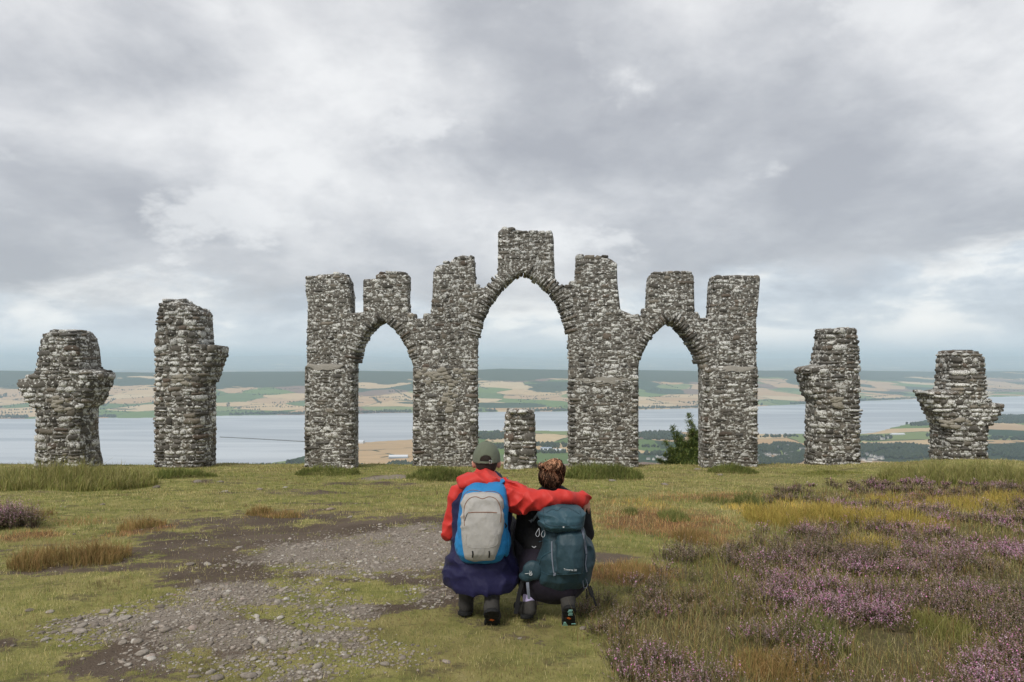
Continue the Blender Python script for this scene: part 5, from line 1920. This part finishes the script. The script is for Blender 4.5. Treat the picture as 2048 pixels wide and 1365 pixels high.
def cap_f(X, Y, Z):
    d = crown(X, Y, Z)
    shell = np.maximum(d, -(d + 0.009))
    rim = cc_[2] - 0.012
    shell = np.maximum(shell, rim - Z)
    gap = el(cc_ + (0.0, -0.11, 0.008), (0.040, 0.05, 0.036))(X, Y, Z)
    shell = np.maximum(shell, -gap)
    seam = 0.0012 * (np.abs(np.arctan2(X - cc_[0], Y - cc_[1]) % (PI / 3) - PI / 6) < 0.03)
    peak = np.maximum(el(cc_ + (0, 0.12, -0.008), (0.075, 0.085, 0.012))(X, Y, Z), -d)
    return np.minimum(shell - seam, peak)


cap = solid('cap', cap_f, cc_ - (.12, .15, .09), cc_ + (.12, .24, .14), F_CAP, man, 0.005)
hr = U(0.01, el(hd_c + (0, -0.008, 0.004), (0.081, 0.100, 0.117)), el(hd_c + (0, -0.045, -0.045), (0.066, 0.058, 0.062)))
solid('hair', cut(cut(hr, lambda X, Y, Z: np.maximum((hd_c[2] - 0.085) - Z, Z - hd_c[2] - 0.035)), lambda X, Y, Z: Y - hd_c[1] - 0.02), hd_c - .15, hd_c + .15, F_HAIRD, man, 0.006)
ct = bvh_of(cap)
btn = cc_ + (0, 0, 0.127)
V, Qd = tube(dense([btn + (0.007 * math.cos(a), 0.007 * math.sin(a), 0) for a in np.linspace(0, 2 * PI, 9)[:-1]], 12, True), 0.004, 5)
child('button', mesh_np('button', V, quads=Qd), F_CAP, cap)
# strap under the gap
sp_ = [P(x, 925.5 + 1.5 * ((x - 973) / 17) ** 2 * -1, 4.74 - 0.116 * math.sqrt(max(0.05, 1 - ((x - 973) * .00339 / .091) ** 2)) * 0.985) for x in (953, 960, 967, 973, 980, 987, 993)]
free_strap('cap_strap', sp_, (0, -1, 0.1), 0.013, F_CAP, cap)
bk = P(981, 924.5, 4.616)
V, Qd = tube([bk + (a, 0, b) for a, b in ((-.008, -.011), (.008, -.011), (.008, .011), (-.008, .011))], 0.0022, 5, True)
child('buckle', mesh_np('buckle', V, quads=Qd), F_METAL, cap)

# ------------------------------------------------------------------ the man's daypack
pk1 = empty('daypack', (P(965, 1045, 4.44)[0], 4.44, GZP + 0.36))
tag(pk1, 'small blue daypack with dirty pale grey front pocket on the left person', 'backpack')
bp = loft([(963, 974, 26, 4.545, .045), (972, 971, 37, 4.52, .075), (985, 969, 45, 4.50, .095), (1005, 968, 48, 4.485, .110), (1040, 966, 50, 4.475, .118), (1080, 965, 51.5, 4.465, .122), (1103, 964, 49, 4.465, .118), (1116, 963, 42, 4.475, .098), (1123, 963, 34, 4.485, .07)], 3.0, 0.015)
pb = solid('pack_body', folds(bp, 0.006, 16, 10, 16, 8.0), (-0.44, 4.25, 0.30), (0.04, 4.70, 0.96), F_BLUE, pk1, 0.007)
fpn = loft([(985, 966, 22, 4.41, .040), (990, 965, 34, 4.405, .052), (1000, 965, 39.5, 4.40, .058), (1030, 965, 42, 4.385, .066), (1065, 964, 42, 4.378, .070), (1085, 963.5, 39, 4.378, .070), (1105, 962, 34, 4.385, .064), (1116, 961, 30, 4.395, .052), (1120, 961, 25, 4.40, .04)], 3.2, 0.012)
fp = solid('front_pocket', creased(fpn, 0.006, [(14, 3, 10), (-9, 3, 16)], 4.0), (-0.40, 4.24, 0.30), (0.02, 4.52, 0.90), F_GREY, pk1, 0.006)
t1 = bvh_of(fp)
on_tube('zip', [(929, 1052), (928, 1025), (931, 1008), (940, 997), (952, 994), (965, 998), (978, 994), (991, 998), (999, 1010), (1002, 1028), (1001, 1045)], t1, 0.0022, F_ZIP, fp, 40)
on_tube('zip', [(936, 1026), (950, 1025), (965, 1025), (980, 1025), (994, 1026)], t1, 0.0026, F_ZIP, fp, 20)
on_tube('seam', [(934, 1068), (932, 1085), (938, 1094), (955, 1097), (975, 1096), (990, 1092), (996, 1083), (995, 1068)], t1, 0.0014, F_GREY, fp, 24)
on_tube('zip_pull', [(935, 1027), (932, 1034), (930, 1042)], t1, 0.002, F_BWEB, fp, 6)
tb = bvh_of(pb)
on_tube('zip', [(925, 1002), (930, 988), (942, 981), (955, 982), (967, 985), (980, 983), (993, 985), (1002, 992), (1007, 1003)], tb, 0.002, F_ZIP, pb, 30)
for qx in (945, 978):
    on_strap('lash_loop', [(qx, 1102), (qx + 1, 1108), (qx, 1115)], t1, 0.008, F_BWEB, fp, 6)
free_strap('shoulder_strap', [P(985, 975, 4.50), P(993, 967, 4.53), P(1003, 962, 4.57), P(1009, 963, 4.66), P(1012, 985, 4.86)], (-.2, -.75, .65), 0.058, F_BLUE, pk1, 14, 0.012)
free_strap('shoulder_strap', [P(950, 975, 4.50), P(938, 968, 4.54), P(930, 966, 4.66), P(928, 985, 4.86)], (.2, -.75, .65), 0.055, F_BLUE, pk1, 14, 0.012)
for sx_, pxs_ in ((1, (1012, 1016, 1017)), (-1, (921, 915, 914))):
    fm = el(P(pxs_[1] - sx_ * 4, 1085, 4.48), (.030, .08, .085))
    solid('side_pocket', folds(fm, 0.005, 20, 20, 20, 6), P(pxs_[1], 1085, 4.48) - (.08, .12, .12), P(pxs_[1], 1085, 4.48) + (.08, .12, .12), F_BLUE, pk1, 0.007)
V, Qd = tube([P(1010, 1047, 4.40), P(1013, 1052, 4.395), P(1010, 1058, 4.40), P(1008, 1052, 4.405)], 0.006, 6, True)
child('key_clip', mesh_np('key_clip', V, quads=Qd), F_BWEB, pk1)

# ------------------------------------------------------------------ the woman
wom = empty('person', (0.27, 4.58, GZP))
tag(wom, 'person with messy brown hair bun and black top crouching on the right', 'person')
wh = P(1104, 952, 4.74)
SL2, SR2 = P(1052, 1010, 4.68), P(1163, 1008, 4.68)
EL2, WL2 = P(1046, 1070, 4.70), np.array((0.15, 5.0, 0.52))
ER2, WR2 = P(1172, 1068, 4.72), np.array((0.46, 5.02, 0.52))
HL2, HR2 = np.array((0.18, 4.62, 0.30)), np.array((0.37, 4.62, 0.30))
KL2, KR2 = np.array((0.06, 4.98, 0.47)), np.array((0.48, 5.00, 0.47))
AL2, AR2 = np.array((0.108, 4.57, 0.115)), np.array((0.358, 4.43, 0.19))
hl = hand(WL2, (0.3, 0.5, -0.3), (0.1, -0.4, -0.6), 0.92, 0.6)
hr2 = hand(WR2, (-0.3, 0.5, -0.3), (-0.1, -0.4, -0.6), 0.92, 0.6)
body = U(0.02, el(wh, (0.070, 0.090, 0.098)), el(wh + (0, 0.02, -0.066), (0.052, 0.066, 0.055)), rc(wh + (0, 0.088, 0.0), wh + (0, 0.104, -0.03), 0.009, 0.014),
         rc(wh + (0, -0.008, -0.05), P(1105, 995, 4.71), 0.047, 0.055), rc(P(1106, 1020, 4.70), P(1108, 1100, 4.65), 0.09, 0.09), rc(SL2, SR2, 0.042, 0.042),
         rc(HL2, HR2, 0.11, 0.11), rc(P(1108, 1100, 4.65), (HL2 + HR2) / 2, 0.09, 0.12), chain([SL2, EL2, WL2], [0.038, 0.034, 0.024]), chain([SR2, ER2, WR2], [0.038, 0.034, 0.024]),
         chain([HL2, KL2, AL2], [0.08, 0.054, 0.033]), chain([HR2, KR2, AR2 + (0, .09, 0)], [0.08, 0.054, 0.028]))
ears = U(0.004, *[el(wh + (s * 0.076, -0.002, -0.022), (0.009, 0.017, 0.028)) for s in (-1, 1)])
solid('body', U(0.008, body, ears, hl, hr2), (-0.06, 4.28, 0.02), (0.66, 5.26, 1.1), F_SKIN, wom, 0.011)
lg = folds(U(0.06, el(np.array((0.275, 4.60, 0.262)), (0.212, 0.185, 0.172)), rc(HL2, HR2, 0.14, 0.14), chain([HL2 + (-.02, 0, .02), KL2, AL2 + (0, .02, .04)], [0.118, 0.078, 0.046]), chain([HR2 + (.02, 0, .02), KR2, AR2 + (0, .03, .03)], [0.118, 0.078, 0.048])), 0.003, 10, 10, 10)
solid('leggings', lg, (-0.08, 4.32, 0.06), (0.64, 5.14, 0.60), F_PLUM, wom, 0.009)
tp = U(0.03, loft([(972, 1105, 20, 4.73, .055), (985, 1106, 40, 4.72, .075), (1000, 1107, 58, 4.71, .095), (1030, 1108, 64, 4.70, .108), (1070, 1109, 62, 4.68, .110), (1110, 1109, 60, 4.66, .125), (1138, 1109, 62, 4.64, .14), (1150, 1109, 56, 4.64, .12)], 2.2),
       chain([SL2, EL2, WL2 + (0, -.05, 0)], [0.056, 0.053, 0.038]), chain([SR2, ER2, WR2 + (0, -.05, 0)], [0.056, 0.050, 0.038]))
top = solid('black_top', folds(tp, 0.006, 14, 10, 16, 7), (-0.06, 4.44, 0.24), (0.66, 5.1, 1.0), F_BLACK, wom, 0.009)
# shoes
sh1, c1, u1, s1_, n1_ = foot(wom, (0.075, 4.60, 0.050), (0.118, 4.515, 0.072), (0.04, 4.68, 0.044), (0.112, 4.535, 0.095), 0.044, (F_BOOT, F_SOLE), part='shoe')
solid('sock', rc((0.110, 4.535, 0.10), (0.108, 4.565, 0.165), 0.040, 0.038), (0.04, 4.46, 0.05), (0.18, 4.64, 0.22), F_SOCK, wom, 0.007)
sh2, c2, u2, s2_, n2_ = foot(wom, (0.362, 4.470, 0.050), (0.354, 4.415, 0.135), (0.365, 4.555, 0.042), (0.356, 4.45, 0.165), 0.045, (F_BOOT, F_SOLE), part='shoe')
plate('sole_emblem', c2 + n2_ * 0.0135 - u2 * 0.004, s2_, u2, n2_, [(-.013, .002), (-.002, .011), (.013, -.002), (.002, -.011)], 0.002, F_ORANGE, sh2)
for k, (a, b) in enumerate(((0.010, 0.030), (0.012, 0.045), (0.008, 0.060), (0.012, 0.074))):
    plate('sole_lug', c2 + n2_ * 0.0135 + s2_ * a + u2 * b, s2_, u2, n2_, [(-.014, -.004), (.014, -.002), (.012, .005), (-.012, .004)], 0.003, F_MINT, sh2)
plate('sole_lug', c2 + n2_ * 0.0135 - s2_ * .026 - u2 * .060, s2_, u2, n2_, [(-.018, -.020), (.016, -.018), (.004, .020), (-.008, .018)], 0.003, F_MINT, sh2)
plate('sole_lug', c2 + n2_ * 0.0135 + s2_ * .026 - u2 * .058, s2_, u2, n2_, [(-.012, -.004), (.016, -.003), (.014, .004), (-.012, .002)], 0.003, F_MINT, sh2)
# hair gathered up into a loose bun
hairf = U(0.012, el(P(1102, 951, 4.73), (0.088, 0.104, 0.098)), el(P(1106, 932, 4.67), (0.062, 0.06, 0.044)), el(P(1113, 924, 4.66), (0.034, 0.045, 0.026)), el(P(1081, 932, 4.70), (0.026, 0.04, 0.024)), el(P(1120, 940, 4.70), (0.04, 0.05, 0.04)), el(P(1104, 968, 4.70), (0.055, 0.06, 0.032)))
hairf = creased(folds(hairf, 0.008, 30, 30, 22, 9), 0.008, [(60, 20, 15), (40, 10, -40)], 4)
hairo = solid('hair', cut(hairf, lambda X, Y, Z: (Y - wh[1] - 0.055) * 0.8 + (wh[2] - Z) * 0.25), wh - (.15, .16, .14), wh + (.15, .16, .18), F_HAIRB, wom, 0.006)
ht_ = bvh_of(hairo)
V, T, C = [], [], []
for i in range(1500):
    if i < 900:      # swept up from the nape and sides
        a = random.uniform(-1.25, 1.25)
        p0 = np.array((1103 + 27 * math.sin(a), 962 + 14 * math.cos(a) - random.uniform(0, 30) * abs(math.sin(a))))
        p2 = np.array((1104 + random.gauss(0, 11), 926 + random.gauss(0, 6)))
        pm = 0.5 * (p0 + p2) + np.array((random.gauss(0, 3) + 5 * math.sin(a), random.gauss(0, 3)))
        pp = [p0, pm, p2]
        mixv = 0.12
    else:            # loops of the bun
        a = random.uniform(0, 6.28)
        rr = random.uniform(6, 21)
        pp = [np.array((1104 + rr * math.cos(a + k * .6), 931 + rr * .55 * math.sin(a + k * .6) + random.gauss(0, 1.5))) for k in range(4)]
        mixv = 0.8
    lf_ = random.uniform(0.0005, 0.005)
    MISS.clear()
    q = [hit(x, y, ht_, lf_) for x, y in dense(pp, 7)]
    if MISS:
        continue
    pts = [k[0] for k in q]
    tcol = np.array((0.055, 0.027, 0.015)) if random.random() > mixv else np.array((0.40, 0.215, 0.125))
    tcol = tcol * random.uniform(0.6, 1.5)
    b0 = len(V)
    wv = random.uniform(0.0014, 0.0028)
    for k, p in enumerate(pts):
        V += [p + (-wv, 0, -wv * .3), p + (wv, 0, wv * .3)]
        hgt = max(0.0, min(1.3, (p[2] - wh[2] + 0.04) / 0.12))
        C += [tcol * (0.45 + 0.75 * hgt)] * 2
        if k:
            j = b0 + 2 * k
            T += [(j - 2, j - 1, j + 1), (j - 2, j + 1, j)]
for i in range(36):     # flyaway ends
    a = random.uniform(-2.4, 2.4)
    p0 = np.array(P(1103 + 25 * math.sin(a), 942 - 22 * math.cos(a), 4.70))
    d = np.array((math.sin(a) * random.uniform(.2, 1), random.uniform(-.3, .3), math.cos(a) * .8 + random.uniform(-.3, .5))) * random.uniform(0.012, 0.035)
    b0 = len(V)
    V += [p0 + (-.0009, 0, 0), p0 + (.0009, 0, 0), p0 + d * .6 + (.0006, 0, .002), p0 + d + (random.gauss(0, .006), 0, random.gauss(0, .006))]
    C += [np.array((0.20, 0.10, 0.055))] * 4
    T += [(b0, b0 + 1, b0 + 2), (b0, b0 + 2, b0 + 3)]
child('hair_strands', mesh_np('hair_strands', V, tris=T, col=np.array(C), smooth_=False), M_BLADE, hairo)

# ------------------------------------------------------------------ the woman's trekking pack
pk2 = empty('trekking_pack', (P(1128, 1100, 4.46)[0], 4.46, GZP + 0.20))
tag(pk2, 'large dark teal trekking backpack with a lid on the right person', 'backpack')
bd = U(0.02, loft([(1045, 1126, 40, 4.52, .085), (1060, 1128, 43, 4.50, .105), (1085, 1130, 46, 4.485, .120), (1110, 1131, 50, 4.475, .130), (1135, 1131, 51, 4.475, .132), (1155, 1127, 49, 4.485, .122), (1168, 1125, 43, 4.50, .10), (1177, 1125, 34, 4.51, .075)], 2.8, 0.02),
        el(P(1090, 1128, 4.50), (.052, .085, .115)), el(P(1176, 1112, 4.50), (.045, .085, .125)), el(P(1172, 1150, 4.52), (.035, .07, .06)))
p2 = solid('pack_body', creased(folds(bd, 0.006, 13, 9, 9, 2), 0.010, [(16, 4, 7), (-8, 4, 15)], 2), (0.10, 4.24, 0.14), (0.60, 4.68, 0.70), F_TEAL, pk2, 0.007)
pan = loft([(1059, 1146, 20, 4.405, .05), (1066, 1142, 27, 4.385, .06), (1085, 1140, 29, 4.365, .07), (1110, 1140, 29, 4.355, .07), (1130, 1140, 28, 4.355, .07), (1143, 1139, 27, 4.36, .065), (1147, 1139, 24, 4.37, .05)], 3.0, 0.012)
pf = solid('front_panel', creased(pan, 0.014, [(15, 2, 8), (18, 2, -3)], 6), (0.26, 4.22, 0.26), (0.52, 4.50, 0.66), F_TEAL, pk2, 0.006)
ld = loft([(1010, 1124, 30, 4.47, .08), (1014, 1124, 38, 4.46, .105), (1024, 1124, 45, 4.445, .125), (1036, 1124, 47, 4.435, .135), (1048, 1124, 44, 4.435, .130), (1055, 1124, 38, 4.445, .11), (1060, 1123, 26, 4.455, .08)], 2.7, 0.015)
lid = solid('lid', creased(ld, 0.015, [(9, 5, 22), (15, 5, 12)], 1), (0.14, 4.26, 0.52), (0.52, 4.64, 0.80), F_TEALL, pk2, 0.006)
lt_ = bvh_of(lid)
on_tube('piping', [(1087, 1020), (1087, 1033), (1090, 1046), (1098, 1051), (1115, 1052), (1135, 1052), (1155, 1050), (1161, 1042), (1162, 1030), (1160, 1022)], lt_, 0.0022, F_TEAL, lid, 36)
on_tube('lid_zip', [(1093, 1026), (1105, 1019), (1115, 1022), (1124, 1015), (1138, 1017), (1150, 1023), (1159, 1029)], lt_, 0.0022, F_TEAL, lid, 30)
cx0, n0 = hit(1127, 1054.5, lt_, 0.002)
plate('emblem', cx0, np.array((1.0, 0, 0)), np.array((0, 0, 1.0)), n0, [(-.006, .003), (-.002, .005), (.002, .005), (.006, .003), (.004, -.002), (0, -.004), (-.004, -.002)], 0.001, F_PRINT, lid)
bt_ = bvh_of(p2, pf)
on_strap('compression_strap', [(1163, 1055), (1166, 1070), (1169, 1088), (1172, 1108)], bt_, 0.020, F_WEB, pk2, 12)
on_strap('strap_tail', [(1172, 1110), (1171, 1120), (1170, 1130), (1173, 1144)], bt_, 0.009, F_WEB, pk2, 10)
on_strap('pocket_strap', [(1104, 1083), (1104, 1100), (1104, 1118), (1106, 1130), (1108, 1146)], bt_, 0.007, F_WEB, pk2, 14)
on_strap('pocket_strap', [(1102, 1104), (1092, 1109), (1084, 1116), (1079, 1128), (1076, 1145), (1075, 1158)], bt_, 0.006, F_TEALL, pk2, 16)
on_tube('seam', [(1078, 1084), (1090, 1081), (1104, 1080)], bt_, 0.002, F_TEALL, p2, 10)
on_tube('seam', [(1082, 1143), (1100, 1150), (1125, 1149), (1150, 1148), (1168, 1146)], bt_, 0.0018, F_TEALL, p2, 20)
pl_, pn_ = hit(1109, 1148, bt_, 0.003)
plate('buckle', pl_, np.array((1.0, 0, 0)), np.array((0, 0, 1.0)), pn_, [(-.008, -.010), (.006, -.008), (.010, .008), (-.004, .010)], 0.003, F_WEB, pk2)
# hip belt wing with its small print, and loose straps
wing = folds(U(0.02, el(P(1068, 1141, 4.445), (.070, .030, .060), -0.3), el(P(1050, 1155, 4.46), (.04, .03, .026), -0.4)), 0.004, 15, 15, 15)
wg = solid('hip_belt', wing, (0.0, 4.32, 0.14), (0.24, 4.62, 0.46), F_TEAL, pk2, 0.007)
wt_ = bvh_of(wg)


def writing(txt, px, py, size, trees, parent, name='lettering', rz=0.0):
    p_, n_l_ = hit(px, py, trees, 0.0025)
    cv = bpy.data.curves.new(name, 'FONT')
    cv.body = txt
    cv.size = size
    cv.extrude = 0.0006
    cv.align_x = 'CENTER'
    tmp = bpy.data.objects.new('tmp_text', cv)
    COL.objects.link(tmp)
    bpy.context.view_layer.update()
    me_ = bpy.data.meshes.new_from_object(tmp.evaluated_get(bpy.context.evaluated_depsgraph_get()))
    bpy.data.objects.remove(tmp)
    nv = Vector(n_l_)
    xa = Vector((1, 0, 0)) - nv * nv.x
    xa.normalize()
    ya = nv.cross(xa)
    mtx = Matrix((xa, ya, nv)).transposed().to_4x4()
    me_.transform(Matrix.Translation(Vector(p_)) @ mtx @ Matrix.Rotation(rz, 4, 'Z'))
    return child(name, me_, F_PRINT, parent)


writing('Traverse 30', 1140.5, 1141.5, 0.0165, bt_, pf)
cx0, n0 = hit(1061.5, 1147, wt_, 0.003)
V, Qd = tube(dense([hit(1061.5 + 3 * math.cos(a), 1148.5 + 2.6 * math.sin(a), wt_, 0.002)[0] for a in np.linspace(0, 2 * PI, 9)[:-1]], 18, True), 0.0018, 5)
child('emblem', mesh_np('emblem', V, quads=Qd), F_PRINT, wg)
for pix in ([(1060, 1146), (1059.6, 1143.5), (1060.2, 1142)], [(1061.6, 1146), (1062.8, 1144), (1062.6, 1142.4)], [(1059, 1149), (1061.5, 1148), (1064, 1149.5)], [(1050, 1147.8), (1053.5, 1147.4), (1057.5, 1147)]):
    on_tube('emblem', pix, wt_, 0.0016, F_PRINT, wg, 7, 0.002)
free_strap('shoulder_strap', [P(1078, 1024, 4.50), P(1071, 1034, 4.54), P(1066, 1041, 4.58)], (0, -1, .2), 0.014, F_WEB, pk2, 8)
cx0 = P(1062, 1042, 4.575)
plate('strap_emblem', cx0, np.array((1.0, 0, 0)), np.array((0, 0, 1.0)), np.array((0, -1.0, 0)), [(-.017, .004), (-.004, .004), (.006, .014), (.007, .003), (.016, -.002), (.005, -.004), (.001, -.016), (-.004, -.005)], 0.002, F_WEB, pk2)
for (qx, qy) in ((1075, 1066), (1086, 1067)):
    lp = [P(qx + 3, qy - 9, 4.41), P(qx - 3.5, qy + 2, 4.39), P(qx, qy + 8, 4.385), P(qx + 3.8, qy + 3, 4.39)]
    V, Qd = tube(dense(lp, 16, True), 0.0016, 5)
    child('cord_loop', mesh_np('cord_loop', V, quads=Qd), F_CORD, pk2)
V, Qd = tube([P(x, y, 4.50) for x, y in ((1064, 1093), (1068, 1096), (1072, 1093))], 0.003, 5)
child('cord_lock', mesh_np('cord_lock', V, quads=Qd), F_CORD, pk2)
V, Qd = tube(dense([P(1165, 1147, 4.40), P(1166, 1165, 4.37), P(1168, 1176, 4.37), P(1173, 1175, 4.375), P(1175, 1168, 4.38), P(1170, 1155, 4.39)], 20, True), 0.0018, 5)
child('cord_loop', mesh_np('cord_loop', V, quads=Qd), F_WEB, pk2)
free_strap('loose_strap', [P(1174, 1168, 4.44), P(1181, 1185, 4.42), P(1187, 1197, 4.42), P(1192, 1212, 4.43)], (.3, -1, 0), 0.013, F_BWEB, pk2)
free_strap('loose_strap', [P(1174, 1168, 4.45), P(1178, 1182, 4.43), P(1183, 1193, 4.43), P(1186, 1188, 4.43), P(1180, 1172, 4.45)], (.3, -1, 0), 0.010, F_BWEB, pk2)
free_strap('loose_strap', [P(1173, 1178, 4.46), P(1174, 1190, 4.45), P(1173.5, 1198, 4.45)], (0, -1, 0), 0.008, F_BWEB, pk2, 6)
free_strap('loose_strap', [P(1045, 1163, 4.50), P(1040, 1180, 4.48), P(1036, 1200, 4.47), P(1031, 1228, 4.46)], (0.2, -1, 0), 0.026, F_BWEB, pk2)
free_strap('loose_strap', [P(1055, 1165, 4.43), P(1056, 1178, 4.42), P(1058, 1198, 4.43)], (0, -1, 0.1), 0.018, F_WEB, pk2, 8)

# ------------------------------------------------------------------ young conifer behind the right arch
bx_, by_ = P(1385, 940, 22.0)[0], 22.0
bz_ = float(gz(bx_, by_))
bush = empty('conifer_shrub', (bx_, by_, bz_))
tag(bush, 'dark green young conifer shrub with spiky tops behind the right arch', 'shrub')
random.seed(23)
SV, SQ, LV, LC = [], [], [], []


def add_tube(pts, r0, r1):
    pts = np.array(pts)
    b0 = len(SV)
    for i, p in enumerate(pts):
        r = r0 + (r1 - r0) * i / (len(pts) - 1)
        for k in range(4):
            SV.append(p + r * np.array((math.cos(k * PI / 2), math.sin(k * PI / 2), 0.2)))
    for i in range(len(pts) - 1):
        for k in range(4):
            a, b = b0 + 4 * i + k, b0 + 4 * i + (k + 1) % 4
            SQ.append((a, b, b + 4, a + 4))


def needles(p, d, n, ln, tone):
    for _ in range(n):
        o = np.array((random.gauss(0, 1), random.gauss(0, 1), random.gauss(0, 1)))
        o = o / np.linalg.norm(o) * 0.8 + d * 0.7
        s = np.cross(o, (0.3, 0.2, 0.9))
        s = s / (np.linalg.norm(s) + 1e-6) * 0.015
        q = p + np.array((random.gauss(0, .03), random.gauss(0, .03), random.gauss(0, .03)))
        LV.extend((q - s, q + s, q + o * ln))
        c = 2.3 * np.array(random.choice(((0.06, 0.085, 0.028), (0.10, 0.13, 0.04), (0.15, 0.165, 0.055), (0.075, 0.10, 0.045)))) * random.uniform(.7, 1.3) * tone
        LC.extend((c, c, c * 1.3))


def gzb(x, y):
    return float(gz(x, y))


STEMS = [((0.0, 0), (-0.15, 0.0, 1.72), 1), ((0.05, .05), (-0.02, 0.1, 1.45), .9), ((-.05, 0), (-0.62, 0.05, 1.30), .9), ((.1, 0), (0.28, 0.0, 1.38), .9), ((.15, .1), (0.42, 0.1, 1.05), 1), ((-.1, .05), (-0.85, 0.0, 0.85), 1), ((-.1, -.05), (-0.92, -.1, 0.45), 1),
         ((.0, -.05), (-0.40, -.2, 0.80), 1), ((.05, -.05), (0.1, -.25, 0.85), 1), ((.1, .1), (0.55, .1, 0.70), 1), ((-.05, .1), (-0.3, .25, 0.95), 1), ((0, -.1), (-.65, -.25, .35), 1), ((.1, -.1), (.35, -.25, .55), 1), ((-.1, 0), (-1.05, .05, .25), .9), ((-.1, -.1), (-.75, -.2, .6), 1), ((-.05, .1), (-.5, .1, 1.1), 1), ((0, -.1), (-.25, -.3, .5), 1), ((.1, -.1), (-.1, -.3, .3), 1), ((.05, 0), (0.15, .2, 1.1), .9)]
for (b, t, tn) in STEMS:
    p0 = np.array((b[0], b[1], -0.1))
    p1 = np.array(t) * np.array((1, 1, 0.98))
    mid_ = (p0 + p1) / 2 + np.array((random.gauss(0, .05), random.gauss(0, .05), -0.05))
    cv = dense([p0, mid_, p1], 14)
    add_tube(cv, 0.018, 0.004)
    L = np.linalg.norm(p1 - p0)
    for i, p in enumerate(cv[2:], 2):
        f = i / 13
        for _ in range(11 if f < .75 else 3):
            a = random.uniform(0, 6.28)
            ln = (0.34 * (1 - f) + 0.07) * random.uniform(.6, 1.2)
            d = np.array((math.cos(a), math.sin(a), random.uniform(.25, .9)))
            d /= np.linalg.norm(d)
            e = p + d * ln
            add_tube([p, p + d * ln * .5, e], 0.005, 0.002)
            for k in range(5):
                needles(p + d * ln * (k + 1) / 5, d, 9 if f < .7 else 4, random.uniform(.05, .085), tn)
off = np.array((bx_, by_, bz_))
child('trunk', mesh_np('trunk', np.array(SV) + off, quads=SQ), plain('shrub_bark', (0.09, 0.07, 0.05), 0.9, 40, 0.4), bush)
child('crown', mesh_np('crown', np.array(LV) + off, tris=np.arange(len(LV)).reshape(-1, 3), col=np.array(LC), smooth_=False), M_BLADE, bush)
